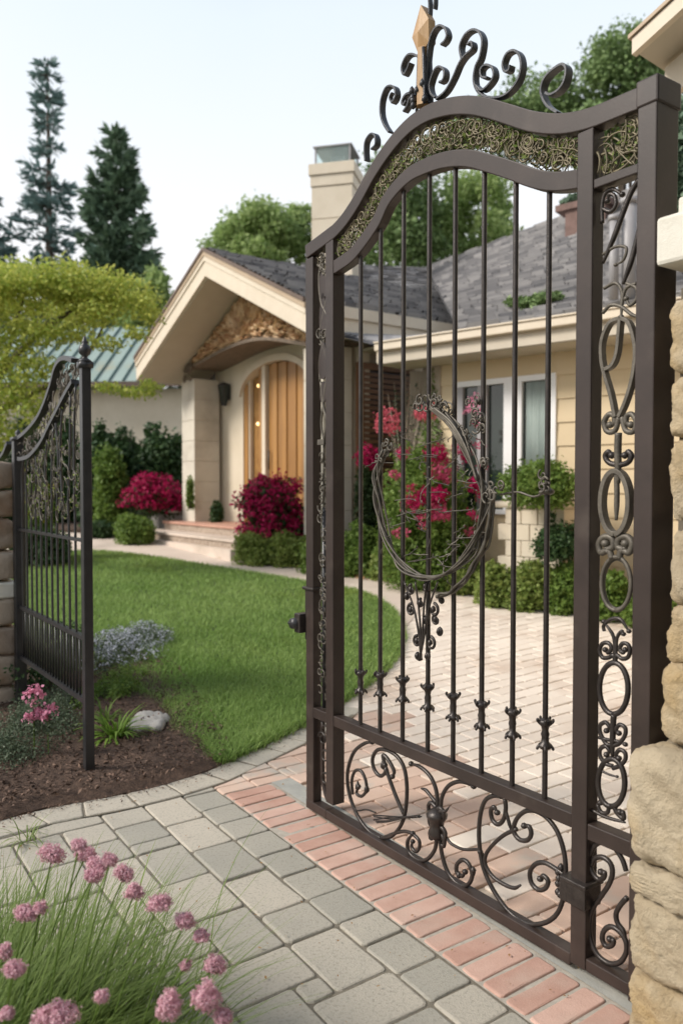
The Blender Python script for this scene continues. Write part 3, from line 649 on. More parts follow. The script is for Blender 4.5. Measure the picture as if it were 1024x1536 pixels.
sc([(398, 820), (404, 790), (425, 805), (450, 800), (460, 770), (450, 745), (428, 742), (416, 765), (430, 780), (440, 768)], Zs)
sc([(395, 800), (395, 740), (385, 700), (350, 650)], Zs, .006); sc([(400, 790), (405, 720), (425, 690), (432, 702)], Zs, .006); sc([(352, 690), (350, 665), (380, 640), (420, 640), (455, 690)], Zs, .006)
sc([(392, 1040), (388, 1100), (386, 1215)], Zs, .010, bulb=False)
for s_, y0, y1 in ((-1, 1100, 1140), (1, 1110, 1140), (-1, 1200, 1225), (1, 1215, 1235)):
    x = 387; sc([(x, y1+30), (x+s_*28, y1+20), (x+s_*52, y0+15), (x+s_*52, y0-15), (x+s_*30, y0-28), (x+s_*14, y0-8), (x+s_*26, y0+8)], Zs, .007)
sc([(330, 1135), (365, 1145), (400, 1150), (440, 1165)], Zs, .006); sc([(372, 1420), (365, 1450), (340, 1450), (325, 1420), (335, 1410)], Zs, .007); sc([(392, 1420), (405, 1450), (432, 1475), (430, 1450), (418, 1448)], Zs, .008); sc([(300, 1440), (360, 1470), (440, 1492)], Zs, .006, bulb=False); sc([(330, 1270), (370, 1290), (405, 1300)], Zs, .004)
sc([(385, 385), (370, 350), (340, 360), (330, 325), (350, 295), (385, 300), (390, 335), (365, 345), (358, 322)], Zs, .011, 'ring'); sc([(415, 385), (425, 350), (455, 360), (470, 325), (450, 295), (415, 300), (408, 335), (435, 345), (442, 322)], Zs, .011, 'ring')
sc([(403, 20), (405, 120), (402, 225)], Zs, .009, 'ring', bulb=False)
# tulip of straps above
for pts in ([(540, 965), (500, 985), (472, 1050), (470, 1120), (482, 1180), (505, 1260), (522, 1345)], [(542, 965), (575, 985), (597, 1060), (598, 1130), (585, 1210), (560, 1290), (535, 1345)], [(541, 965), (535, 1040), (528, 1100), (510, 1145), (478, 1165)]):
    sc(pts, Z3, mt='ring', flat=(.012, .024))
for s_ in (-1, 1): sc([(538+s_*6, 1345), (538+s_*20, 1395), (538+s_*50, 1400), (538+s_*62, 1365), (538+s_*45, 1335), (538+s_*25, 1340), (538+s_*22, 1365), (538+s_*40, 1375)], Z3, .009, 'ring')
sc([(530, 1405), (528, 1480), (530, 1600)], Z3, .012, 'ring', bulb=False)
for s_ in (-1, 1): sc([(530, 1530), (530+s_*35, 1520), (530+s_*50, 1495), (530+s_*38, 1478), (530+s_*25, 1492)], Z3, .009, 'scroll')
sc([(612, 430), (580, 480), (548, 560), (515, 650), (470, 755)], Z3, .009, bulb=False); sc([(612, 620), (595, 690), (575, 760), (548, 835)], Z3, .009, bulb=False)
sc([(468, 600), (468, 530), (480, 485), (510, 470), (545, 490)], Z3, .007); sc([(470, 545), (500, 555), (520, 530), (515, 495), (495, 490), (488, 515)], Z3, .007); sc([(470, 720), (520, 690), (560, 695), (550, 740), (520, 760)], Z3, .005, 'ring'); sc([(560, 830), (600, 850), (600, 890), (575, 915), (560, 890)], Z3, .006, 'ring'); sc([(470, 945), (500, 915), (540, 920), (580, 950), (606, 960)], Z3, .006, 'ring')
sc([(475, 850), (520, 830), (545, 870), (540, 960)], Z3, .006, 'ring'); sc([(600, 830), (560, 850), (545, 900), (541, 960)], Z3, .006, 'ring')
# S scrolls at the foot of the side panel
sc([(797, 605), (782, 560), (752, 515), (715, 490), (680, 497), (657, 528), (650, 572), (664, 615), (688, 640), (708, 630), (710, 612), (697, 610)], Z5, .0085)
sc([(657, 582), (672, 555), (703, 550), (732, 572), (742, 610), (730, 655), (698, 705), (664, 755), (650, 810), (655, 880), (682, 940), (728, 975), (772, 970), (797, 930), (795, 885), (768, 845), (735, 828), (708, 845), (702, 880), (718, 906), (742, 900), (745, 882), (732, 878)], Z5, .0085)
sc([(800, 712), (775, 740), (757, 775), (762, 812), (785, 845), (795, 880)], Z5, .0085, bulb=False)
# twisted ring in the middle
ring_c = [(655, 612), (690, 650), (715, 700), (730, 745), (722, 790), (705, 830), (675, 858), (640, 868), (605, 850), (582, 810), (570, 750), (568, 710), (580, 672)]
mb = MB(); rs = random.Random(9)
for k in range(7):
    ph = rs.uniform(0, 6.28); c = cr([(x+rs.uniform(-4, 4), y+rs.uniform(-4, 4)) for x, y in ring_c], 9); c = gp(c, .0); t = np.linspace(0, 6*math.pi, len(c)); rad = .012
    P = np.array([GP.w(a_+rad*math.cos(q+ph), b_+rad*math.cos(q+ph)*.4, .006+rad*math.sin(q+ph)) for (a_, b_), q in zip(c, t)]); mb.tube(P, rs.uniform(.0028, .0052), 6, a=rs.random())
for k in range(5):
    c = cr([(740, 735), (738, 775), (728, 820), (708, 858), (680, 885), (655, 897)], 8); c = gp([(x+rs.uniform(-3, 3), y+rs.uniform(-3, 3)) for x, y in c[::3]], 0); P = np.array([GP.w(a_, b_, .004*k) for a_, b_ in cr(c, 4)]); mb.tube(P, .005, 6, a=rs.random())
for k in range(3):
    c = gp([(642+k*5, 612), (668+k*5, 634), (694+k*3, 672), (716, 720)], .02); mb.ribbon(GP, cr(c, 8), .009, .012+k*.005, .018+k*.005, a=.9)
rg = mb.build('twisted_ring', M['ring'], gate, True)
mb = MB()
for (x, y, rr) in [(640, 605, .03), (652, 600, .028), (672, 612, .03), (630, 612, .024), (664, 600, .02), (720, 640, .025), (728, 690, .02), (738, 742, .035), (745, 730, .02), (584, 668, .03), (576, 685, .02), (700, 650, .025), (712, 605, .02), (718, 622, .025)]:
    mb = MB()
    for q in range(4):
        u, z = GP.px(x+rs.uniform(-7, 7), y+rs.uniform(-7, 7)); tube_uz(mb, curl(u, z, rr*rs.uniform(.5, 1.), rs.uniform(.7, 1.3), rs.uniform(0, 6), sgn=rs.choice((1, -1))), .0045, off=.005+rs.uniform(-.01, .02), n=5)
    mb.build('ring_curl', M['ring'], rg, True)
# twigs through the ring
mb = MB(); 
for k in range(70):
    x, y = rs.uniform(580, 725), rs.uniform(625, 860); 
    if ((x-650)/78)**2+((y-742)/125)**2 > 1.: continue
    a_ = rs.uniform(0, 6.28); L_ = rs.uniform(15, 45); c = [(x, y), (x+L_*.5*math.cos(a_)+rs.uniform(-8, 8), y+L_*.5*math.sin(a_)), (x+L_*math.cos(a_), y+L_*math.sin(a_)+rs.uniform(-8, 8))]
    mb = MB(); mb.tube([GP.w(p, q, rs.uniform(-.02, .0)+.01) for p, q in cr(gp(c), 4)], .002, 4, a=rs.random()); mb.build('twig', M['ring'], rg)
# cast pendant of leaves and curls under the ring on the fourth bar
mb = MB(); 
for (x, y, rr, sg) in [(618, 885, .022, 1), (640, 880, .022, -1), (632, 905, .018, 1), (618, 915, .026, 1), (652, 915, .028, -1), (640, 930, .02, -1), (655, 930, .022, 1), (660, 948, .016, -1), (627, 962, .024, 1), (647, 965, .028, -1), (628, 985, .014, 1), (642, 985, .014, -1), (612, 895, .014, 1), (664, 900, .016, 1)]:
    u, z = GP.px(x, y, -.02); tube_uz(mb, curl(u, z, rr, 1.0, 1.5, sgn=sg), .007, off=-.015); mb.lathe(GP.w(u, z-.01, -.012), [(.003, 0), (.011, .008), (.009, .02), (.002, .028)], 7)
for k in range(4):
    tube_uz(mb, cr(gp([(634, 990), (630+k*4, 950), (622+k*9, 910), (608+k*18, 872)], -.02), 6), .006, off=-.012+.004*k)
mb.build('cast_pendant', M['scroll'], gate, True)
# small wired ornament on the seventh bar
mb = MB()
for q in range(8):
    u, z = GP.px(812+rs.uniform(-7, 7), 722+rs.uniform(-12, 12)); tube_uz(mb, curl(u, z, rs.uniform(.012, .022), 1., rs.uniform(0, 6)), .004, off=-.01+rs.uniform(-.01, .015), n=5)
u, z = GP.px(815, 738); mb.lathe(GP.w(1.473, z-.01, -.025), [(.012, 0), (.024, .006), (.026, .014), (.012, .024)], 10)
mb.tube([GP.w(a_, b_, -.02) for a_, b_ in cr(gp([(744, 742), (770, 738), (795, 745), (815, 735)]), 5)], .004, 6)
mb.build('bar_ornament', M['ring'], gate, True)
# crest scrolls of flat bar
def crest(pts, z0=Z6, th=.0085, w=.030, off=-.022): 
    c = cr(gp(z0(pts), off), 8); mb = MB(); mb.ribbon(GP, c, th, off-w/2, off+w/2); return bev(mb.build('crest_scroll', M['crest'], gate), w=.0015)
crest([(60, 1375), (55, 1290), (62, 1210), (95, 1155), (128, 1145), (148, 1185), (145, 1240), (110, 1275)])
crest([(262, 1130), (218, 1060), (192, 970), (196, 860), (228, 765), (268, 735), (308, 752), (320, 810), (305, 855), (283, 880)])
crest([(283, 880), (262, 840), (270, 805), (282, 790)], th=.006, w=.02)
crest([(500, 870), (480, 815), (435, 798), (398, 820), (375, 870), (385, 895), (410, 860)]); crest([(500, 890), (470, 830), (438, 845), (418, 905), (385, 955)])
crest([(515, 490), (470, 466), (425, 472), (390, 520), (372, 585), (388, 638), (415, 600), (440, 535)])
crest([(600, 880), (585, 780), (580, 640), (590, 480), (610, 350), (645, 260), (690, 222), (735, 240), (757, 300), (740, 350), (705, 385)])
crest([(655, 835), (620, 800), (608, 740), (618, 690), (635, 640), (660, 590), (695, 572), (730, 600), (735, 650), (720, 690), (690, 705)])
crest([(555, 330), (590, 180), (600, 40), (590, -60), (610, -110), (640, -70), (645, 10), (640, 75)], th=.007, w=.022, off=-.035)
crest([(380, 262), (405, 240), (425, 205), (440, 170), (455, 148), (474, 130), (473, 112), (462, 118)], Z1)
crest([(448, 158), (443, 125), (455, 95), (474, 80), (492, 84), (502, 108), (496, 150), (484, 178), (480, 215), (493, 245), (525, 258), (562, 250), (592, 218), (604, 180), (600, 148), (585, 134), (566, 143), (556, 168), (560, 188), (571, 186), (574, 172)], Z1)
crest([(483, 225), (500, 238), (520, 222), (532, 200), (527, 178), (510, 172), (498, 184), (500, 203), (515, 205)], Z1)
crest([(700, 298), (672, 278), (658, 248), (660, 222), (672, 200), (692, 182), (713, 171), (723, 184), (718, 215), (703, 238), (682, 250), (668, 246)], Z1, th=.009, w=.034)
# wooden spear finial
mb = MB(); off = -.02
tip, ls, nk, rs_, lsh = [gp(Z6([p]), off)[0] for p in [(537, 45), (462, 325), (512, 455), (602, 160), (575, 420)]]
def prismv(mb, front, back_off, thick, a=.5):
    n = len(front); cen = np.mean(front, 0); V = [GP.w(p[0], p[1], off+thick*.35) for p in front]+[GP.w(p[0], p[1], off-thick*.65) for p in front]+[GP.w(cen[0], cen[1], off+thick)]
    mb.add(V, [(i, (i+1) % n, 2*n) for i in range(n)]+[(i, i+n, (i+1) % n+n, (i+1) % n) for i in range(n)]+[tuple(range(n, 2*n))], a)
b_l, b_r = gp(Z6([(508, 900)]), off)[0], gp(Z6([(566, 880)]), off)[0]
tip2 = tip
outline = [tip, ls, nk, (nk[0]+.048, nk[1]+.005), (rs_[0]+.004, rs_[1]-.09), (rs_[0], rs_[1])]
prismv(mb, outline, off, .035)
sp = mb.build('spear_finial', M['spear'], gate)
mb = MB(); mb.tube([GP.w((nk[0]+.02), nk[1]+.01, off), GP.w((b_l[0]+b_r[0])/2, b_l[1]-.01, off)], [.026, .03], 6, a=.3); sh_ = mb.build('spear_shaft', M['spear'], gate)
mb = MB(); 
for (du, b) in ((-.036, .0), (.036, -.01), (.03, .022)): mb.tube(cr([GP.w(nk[0]+.02+du*.8, nk[1]+.0, off+b), GP.w(nk[0]+.02+du*1.1, nk[1]-.2, off+b), GP.w((b_l[0]+b_r[0])/2+du, b_l[1]-.01, off+b)], 5), .007, 6)
for k in range(7): mb.lathe(GP.w((b_l[0]+b_r[0])/2+rs.uniform(-.04, .045), b_l[1]+rs.uniform(-.02, .06), off+.025), [(.003, 0), (.014, .01), (.01, .024), (.002, .034)], 7)
mb.build('spear_collar', M['crest'], gate, True)
# ------------------------------------------------------------------ stone pillars
def rough_block(mb, P, u0, u1, z0, z1, b0, b1, seed, amp=.012, n=7, rnd=.5):
    """a quarried block: rounded cube with lumpy faces"""
    rs = np.random.default_rng(seed); g = np.linspace(-1, 1, n); V = []; Q = []; idx = {}
    def vid(p):
        k = tuple(np.round(p, 5))
        if k not in idx: idx[k] = len(V); V.append(p)
        return idx[k]
    for ax in range(3):
        for sg in (-1, 1):
            for i in range(n-1):
                for j in range(n-1):
                    q = []
                    for (a_, b_) in ((i, j), (i+1, j), (i+1, j+1), (i, j+1)):
                        p = np.zeros(3); p[ax] = sg; p[(ax+1) % 3] = g[a_]; p[(ax+2) % 3] = g[b_]; q.append(vid(p))
                    Q.append(tuple(q) if sg > 0 else tuple(q[::-1]))
    V = np.array(V); hx = np.array([(u1-u0)/2, (z1-z0)/2, abs(b1-b0)/2]); W = V*hx; rad = min(hx)*.32
    core = np.clip(W, -(hx-rad), hx-rad); dv = W-core; ln = np.linalg.norm(dv, axis=1)[:, None]; W = np.where(ln > 1e-6, core+dv/np.maximum(ln, 1e-6)*np.minimum(ln, rad), W)
    ph = rs.uniform(0, 6.28, (6, 3)); fr_ = rs.uniform(7, 30, (6, 3)); fr_[3:] *= 2.6; dn = np.zeros(len(W))
    for k in range(6): dn += np.sin(W@fr_[k]*1.3+ph[k, 0])*np.sin((W*fr_[k][::-1]).sum(1)+ph[k, 1])/(1+k*.35)
    nrm = dv/np.maximum(ln, 1e-6); W = W+nrm*(dn*amp*.6+rs.normal(size=len(W))*amp*.13)[:, None]
    c = np.array([(u0+u1)/2, (z0+z1)/2, (b0+b1)/2]); W = W+c
    flip = False
    mb.add(np.array([P.w(a_, b_, d_) for a_, b_, d_ in W]), Q if not flip else [q[::-1] for q in Q], rnd)
def stonework(name, P, u0, u1, zs, b0, b1, seed, parent, mt, n=9, ragged=.015, split=True):
    rs = random.Random(seed); mb = MB()
    for i in range(len(zs)-1):
        z0, z1 = zs[i], zs[i+1]; cuts = [0, 1]
        if split and u1-u0 > .3: cuts = [0, rs.uniform(.4, .62), 1]
        for k in range(len(cuts)-1):
            a_ = u0+(u1-u0)*cuts[k]+.004+(rs.uniform(-ragged, ragged*.4) if k == 0 else 0); b_ = u0+(u1-u0)*cuts[k+1]-.004
            rough_block(mb, P, a_, b_, z0+.004, z1-.004, b0, b1+rs.uniform(-ragged, ragged), rs.random()*1e6, n=n, rnd=rs.random()) if False else rough_block(mb, P, a_, b_, z0+.004, z1-.004, b0, b1+rs.uniform(-ragged, ragged), int(rs.random()*1e6), n=n, rnd=rs.random())
    return mb.build(name, M[mt], parent, True)
pl = thing('stone_pillar', GP.w(2.2, 0, -.15), 'tall rough tan limestone gate pillar with pale cast cap at the right edge', 'pillar')
mb = MB(); mb.pbox(GP, 1.96, 2.5, .0, 2.17, -.42, -.02); mb.build('core', M['mortar'], pl)
stonework('plinth', GP, 1.912, 2.62, [-.02, .20, .44, .52, .86], -.42, .13, 4, pl, 'stone', n=34)
stonework('shaft', GP, 1.945, 2.48, [.86, 1.09, 1.26, 1.49, 1.74, 1.92, 2.14], -.40, .02, 11, pl, 'stone', n=26)
stonework('necking', GP, 1.985, 2.45, [2.145, 2.235], -.38, -.03, 15, pl, 'stone', n=9)
mb = MB(); mb.pbox(GP, 1.908, 2.56, 2.235, 2.375, -.46, .03); bev(mb.build('cap_stone', M['cap'], pl), w=.012)
mb = MB(); mb.pbox(GP, 1.95, 2.52, 2.376, 2.43, -.42, -.01); bev(mb.build('cap_block', M['cap'], pl), w=.01)
# ------------------------------------------------------------------ the small black leaf at the left
LO = G(129, 1172); LP = Plane((LO[0], LO[1], 0), -EU, EN)  # u runs away from the camera
LO = LP.O
leaf = thing('side_gate', LP.w(0, 0), 'small black iron gate leaf with swooping top rail and urn finial, standing in the mulch', 'gate')
lpx = lambda pts, off=0.: np.array([LP.px(x, y, off) for x, y in pts])
pu1 = float(lpx([(113, 700)])[0][0]); zt1 = float(lpx([(120, 548)])[0][1]); uF = float(lpx([(22, 900)])[0][0]); zF = float(lpx([(14, 660)])[0][1])
mb = MB(); mb.pbox(LP, .0, .05, -.05, zt1, -.05, 0); np_ = bev(mb.build('post', M['iron_black'], leaf), w=.004)
mb = MB(); c = LP.w(.025, zt1, -.025); mb.pbox(LP, -.01, .06, zt1-.012, zt1+.02, -.06, .01); mb.lathe(c+EZ*.02, [(.04, 0), (.03, .012), (.014, .022), (.014, .03), (.03, .045), (.034, .065), (.028, .085), (.014, .097), (.018, .105), (.012, .115), (.006, .135), (.002, .14)], 14); mb.build('urn_finial', M['iron_black'], np_, True)
mb = MB(); mb.pbox(LP, uF-.035, uF+.035, -.05, zF, -.07, 0); fp_ = bev(mb.build('post', M['iron_black'], leaf), w=.004)
mb = MB(); c = LP.w(uF, zF, -.035); mb.pbox(LP, uF-.043, uF+.043, zF-.01, zF+.015, -.078, .008); mb.lathe(c+EZ*.015, [(.03, 0), (.015, .012), (.022, .03), (.012, .045), (.003, .055)], 10); mb.build('post_finial', M['iron_black'], fp_, True)
ot = lpx([(30, 657), (42, 647), (58, 628), (69, 606), (79, 577), (85, 554), (92, 541), (101, 537), (112, 541)], -.03); ot = cr(ot, 6); ilr = cr(lpx([(30, 688), (36, 688), (48, 683), (64, 664), (77, 638), (89, 615), (100, 593), (112, 572)], -.03), 6)
for c in (ot, ilr): mb = MB(); mb.ribbon(LP, c, .026, -.055, -.01); mb.build('swept_rail', M['iron_black'], leaf)
xl = cr(lpx([(-45, 640), (-20, 668), (-6, 690), (6, 682), (14, 664)], -.03), 6); mb = MB(); mb.ribbon(LP, xl, .026, -.055, -.01); mb.build('swept_rail', M['iron_black'], leaf)
def zline(p, q):
    a_, b_ = lpx([p, q], -.03); return lambda u: a_[1]+(b_[1]-a_[1])*(u-a_[0])/(b_[0]-a_[0])
r1, r2, r3 = zline((36, 912), (116, 953)), zline((38, 990), (118, 1045)), zline((40, 799), (112, 806))
print('rail z', r1(.1), r1(1.5), r2(.1), r2(1.5), r3(.1), r3(1.5), 'uF', uF, zF, zt1, (r1(.8), r2(.8), r3(.8)))
zr1, zr2, zr3 = r1(.7), r2(.7), r3(.7)
for z, t in ((zr1, .022), (zr2, .026), (zr3, .016)): mb = MB(); mb.pbox(LP, .075, uF-.035, z-t/2, z+t/2, -.05, -.018); mb.build('cross_rail', M['iron_black'], leaf)
ztop = lambda u: float(np.interp(-u, -ilr[:, 0], ilr[:, 1]))
nb_ = 12
for i in range(nb_):
    u = .075+(uF-.11)*(i+.5)/nb_; mb = MB(); zt_ = zr3+.05+.0
    c = [(u, zr2), (u, zr3+.02), (u+.01*math.sin(i), zr3+.2), (u+random.uniform(-.05, .05), (zr3+ztop(u))/2+.12), (u+random.uniform(-.07, .03), ztop(u))]
    mb.tube([LP.w(a_, b_, -.034) for a_, b_ in cr(c, 5)], .0075, 6); mb.build('picket', M['iron_black'], leaf, True)
    if i < nb_-1:
        u2 = u+(uF-.11)/nb_/2; mb = MB(); mb.tube([LP.w(u2, zr2, -.034), LP.w(u2, zr1, -.034)], .0065, 6); mb.build('short_picket', M['iron_black'], leaf, True)
o1 = lambda u: float(np.interp(-u, -ot[:, 0], ot[:, 1]))-.02
filigree('wire_filigree', .08, uF-.04, lambda u: ztop(u)+.01, o1, 110, 21, r=.004, parent=leaf, plane=LP, off=-.03, mt='ring')
filigree('wire_vine', .08, uF-.3, lambda u: zr3+.08, lambda u: ztop(u)-.01, 170, 22, r=.0032, parent=leaf, plane=LP, off=-.03, mt='ring', leaves=350)
lp = thing('stone_pillar', LP.w(uF+.4, 0), 'low brown stone gate pillar at the left edge behind the small black gate', 'pillar')
stonework('shaft', LP, uF+.05, uF+.55, [-.05, .2, .42, .62, .82], -.04, .45, 31, lp, 'stone_far', n=8, split=False)
mb = MB(); mb.pbox(LP, uF+.04, uF+.6, .82, .93, -.05, .5); bev(mb.build('ledge_stone', M['cap'], lp), w=.015)
stonework('upper_shaft', LP, uF+.06, uF+.55, [.935, 1.15, 1.38, 1.58, 1.78], -.03, .43, 32, lp, 'stone_far', n=8, split=False)
# ------------------------------------------------------------------ the house
def V2(x, y): return np.array([x, y, 0.])
PL = np.array([-3.94, 15.5, 0]); eh = np.array([.588, -.809, 0]); eh /= np.linalg.norm(eh); eb = np.array([.809, .588, 0]); eb /= np.linalg.norm(eb)
HP = Plane(PL, eh, -eb)      # b negative goes into the house
house = thing('house', (-1.2, 13, .5), 'cream single storey house with gabled entrance portico, grey slate roof and yellow sided wing', 'house')
hp = lambda name, mt, w=0., smooth=False, parent=house: (MB(), name, mt, w, smooth, parent)
def hbox(name, mt, h0, h1, z0, z1, b0, b1, w=.0, parent=house, P=HP, a=.5):
    """b measured into the house"""
    mb = MB(); mb.pbox(P, h0, h1, z0, z1, -b1, -b0, a); return bev(mb.build(name, M[mt], parent), w=w)
def shingles(name, A, B, Cc, Dd, course=.15, wid=.24, parent=house, seed=1, mt='shingle', lift=.026, keep=None):
    """A-B eave (left to right), Dd-Cc ridge; lays lapped slates over the patch"""
    A, B, Cc, Dd = map(lambda p: np.array(p, float), (A, B, Cc, Dd)); rs = np.random.default_rng(seed); mb = MB()
    S = (np.linalg.norm(Dd-A)+np.linalg.norm(Cc-B))/2; nr = int(S/course); nrm = np.cross(B-A, Dd-A); nrm /= np.linalg.norm(nrm)
    if nrm[2] < 0: nrm = -nrm
    def P(s, t): return (A*(1-s)+B*s)*(1-t)+(Dd*(1-s)+Cc*s)*t
    for r in range(nr):
        t0, t1 = r/nr, min(1, (r+1.25)/nr); W_ = np.linalg.norm(P(1, t0)-P(0, t0)); s = -rs.random()*wid/W_
        while s < 1:
            w = wid*(.6+.8*rs.random())/W_; a_, b_ = max(s, 0), min(s+w*.985, 1)
            if b_-a_ > .02/W_:
                j1, j2 = rs.normal()*.02/S, rs.normal()*.02/S; l = lift*(.9+.9*rs.random()); v = [P(a_, t0+j1)+nrm*l*1.6, P(b_, t0+j2)+nrm*l*1.6, P(b_, t1)+nrm*.002, P(a_, t1)+nrm*.002, P(a_, t0+j1)-nrm*.004, P(b_, t0+j2)-nrm*.004]
                mb.add(v, [(0, 1, 2, 3), (4, 5, 1, 0)], rs.random())
            s += w
    o = mb.build(name, M[mt], parent)
    u = MB(); G_ = 12; g0 = [P(i/G_, j/G_)-nrm*.012 for j in range(G_+1) for i in range(G_+1)]; g1 = [q-nrm*.05 for q in g0]; K_ = G_+1; NN = K_*K_
    fq = [(j*K_+i, j*K_+i+1, (j+1)*K_+i+1, (j+1)*K_+i) for j in range(G_) for i in range(G_)]; u.add(g0+g1, fq+[tuple(v+NN for v in q[::-1]) for q in fq]+[(i, i+NN, i+1+NN, i+1) for i in range(G_)]); u.build('roof_deck', M['darkroof'], o)
    return o
ZE, ZP, HW, Wd = 4.05, 5.42, 2.96, 5.93   # eave, peak, half width, width
LB = 8.                                # length of the roof back
def hw(h, z, b): return HP.w(h, z, -b)
# gable roof: two slopes
shingles('roof', hw(0, ZE+.03, LB), hw(0, ZE+.03, -.04), hw(HW, ZP+.03, -.04), hw(HW, ZP+.03, LB), seed=2, course=.14)
shingles('roof', hw(Wd, ZE+.03, -.04), hw(Wd, ZE+.03, LB), hw(HW, ZP+.03, LB), hw(HW, ZP+.03, -.04), seed=3, course=.14)
sl_ = (ZP-ZE)/HW
def rake(name, mt, d0, d1, b0, b1):
    """board along both gable slopes between vertical drops d0..d1"""
    mb = MB()
    mb.strip(HP, [(-.0, ZE-d1), (HW, ZP-d1), (Wd, ZE-d1)], [(-.0, ZE-d0), (HW, ZP-d0), (Wd, ZE-d0)], -b0, -b1); return mb.build(name, M[mt], house)
rake('drip_edge', 'trimbrown', -.055, .0, -.07, .0)
rake('bargeboard', 'trimtan', .0, .075, -.05, .01)
rake('bargeboard', 'cream', .075, .155, -.035, .02); rake('bargeboard', 'cream', .155, .40, -.015, .035)
# soffit lining under the overhang and ceiling
mb = MB(); t = .40
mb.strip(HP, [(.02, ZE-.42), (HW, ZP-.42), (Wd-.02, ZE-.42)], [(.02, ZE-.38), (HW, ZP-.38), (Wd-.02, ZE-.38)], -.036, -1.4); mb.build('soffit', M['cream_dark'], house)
# side eaves: boxed fascia
for h0, h1 in ((-.0, .06), (Wd-.06, Wd)):
    hbox('fascia', 'cream', h0, h1, ZE-.40, ZE-.0, .036, LB)
hbox('fascia_step', 'cream', Wd, Wd+.04, ZE-.14, ZE+.02, .0, LB, w=.006)
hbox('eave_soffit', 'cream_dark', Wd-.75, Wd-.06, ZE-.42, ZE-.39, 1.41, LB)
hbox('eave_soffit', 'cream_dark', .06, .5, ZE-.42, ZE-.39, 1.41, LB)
Bw0 = 1.415
# tympanum: arched beam with a relief of copper leaves
arcp = cr(np.array([HP.px(x, y, -.8) for x, y in [(284, 551), (310, 538), (340, 522), (375, 509), (410, 506), (462, 514)]]), 8)
arc = lambda h: float(np.interp(h, arcp[:, 0], arcp[:, 1]))
hs = np.linspace(.72, 5.2, 50)
top_ = lambda h: (ZP-.42)-abs(h-HW)*sl_-.0
loA = [(h, min(arc(h), top_(h)-.02)) for h in hs]; upA = [(h, top_(h)) for h in hs]
mb = MB(); mb.strip(HP, loA, upA, -.80, -.95); tym = mb.build('tympanum', M['tympan'], house)
mb = MB(); rs = np.random.default_rng(12); foc = np.array([2.7, 4.15])
for k in range(2600):
    h = rs.uniform(.75, 5.15); z = rs.uniform(3.5, 5.0)
    if not (arc(h)+.03 < z < top_(h)-.03): continue
    d = np.array([h, z])-foc; L_ = np.linalg.norm(d)+1e-6; d /= L_; ang = math.atan2(d[1], d[0])+rs.normal()*.3; l = rs.uniform(.10, .30); w = l*rs.uniform(.08, .2); dx = np.array([math.cos(ang), math.sin(ang)]); nx_ = np.array([-dx[1], dx[0]]); p = np.array([h, z]); q = .78-rs.uniform(0, .05)
    pts = [(p-dx*l/2, q+.03), (p+nx_*w, q+.015), (p+dx*l/2, q-.01), (p-nx_*w, q+.015), (p, q-.03)]
    if min(pp[0][1]-arc(pp[0][0]) for pp in pts) < 0 or max(pp[0][1]-top_(pp[0][0]) for pp in pts) > 0: continue
    mb.add([HP.w(a_[0], a_[1], -b_) for a_, b_ in pts], [(0, 1, 4), (1, 2, 4), (2, 3, 4), (3, 0, 4)], rs.random()**1.3)
mb.build('leaf_relief', M['tympan'], tym)
# arch band below relief
mb = MB(); mb.strip(HP, [(h, arc(h)-.055) for h in hs], [(h, arc(h)+.0) for h in hs], -.74, -.98); mb.build('arch_band', M['bracket'], house)
mb = MB(); mb.strip(HP, [(h, arc(h)-.05) for h in hs], [(h, arc(h)-.005) for h in hs], -.985, -Bw0); mb.build('vault_soffit', M['bracket'], house)
rs2 = random.Random(5); mb = MB()
for k in range(46):
    h = .55+rs2.uniform(0, .34); z = 3.66+rs2.uniform(-.02, .55-(h-.55)*.3); 
    if z > top_(h)-.03: continue
    c = np.array(curl(h, z, rs2.uniform(.02, .06), 1., rs2.uniform(0, 6), n=10)); mb.tube([HP.w(a_, b_, -.74+rs2.uniform(0, .04)) for a_, b_ in c], .014, 5, a=rs2.random())
mb.build('carved_bracket', M['bracket'], house, True)
# columns in stacked panels
def column(h0, h1, b0, b1, z0, z1):
    hbox('column', 'colpanel', h0+.012, h1-.012, z0, z1, b0+.012, b1-.012); c = None
    zz_ = np.linspace(z0, z1, 8)
    mb = MB()
    for i in range(7): mb.pbox(HP, h0, h1, zz_[i]+.005, zz_[i+1]-.005, -b1, -b0)
    bev(mb.build('column_panel', M['colpanel'], house), w=.005)
PZ = .93
column(.28, .83, .8, 1.33, PZ-.02, 3.66); column(4.62, 5.14, .8, 1.33, .25, 3.70)
# entrance wall with arched double door
Bw = 1.42
hbox('wall', 'stucco', .5, 1.62, .2, 4.0, Bw, Bw+.2); hbox('wall', 'stucco', 3.86, 5.2, .2, 4.0, Bw, Bw+.2)
darch = lambda h: 3.28+.52*math.sqrt(max(0, 1-((h-2.74)/1.16)**2)); hd = np.linspace(1.62, 3.86, 30)
mb = MB(); mb.strip(HP, [(h, darch(h)) for h in hd], [(h, 4.6) for h in hd], -Bw, -Bw-.2); mb.build('wall', M['stucco'], house)
mb = MB(); hd2 = np.linspace(1.55, 3.93, 40); dA = lambda h, o=0.: 3.28+(.52+o)*math.sqrt(max(0, 1-((h-2.74)/(1.16+o))**2))
mb.strip(HP, [(h, dA(h, .0) if 1.58 < h < 3.9 else 3.28) for h in hd2], [(h, dA(h, .10)+.02) for h in hd2], -Bw+.05, -Bw); mb.build('arch_moulding', M['cream'], house)
door = hbox('door_frame', 'honey', 1.62, 1.76, PZ, 3.5, Bw+.02, Bw+.15)
hbox('door_frame', 'honey', 3.74, 3.86, PZ, 3.5, Bw+.02, Bw+.15)
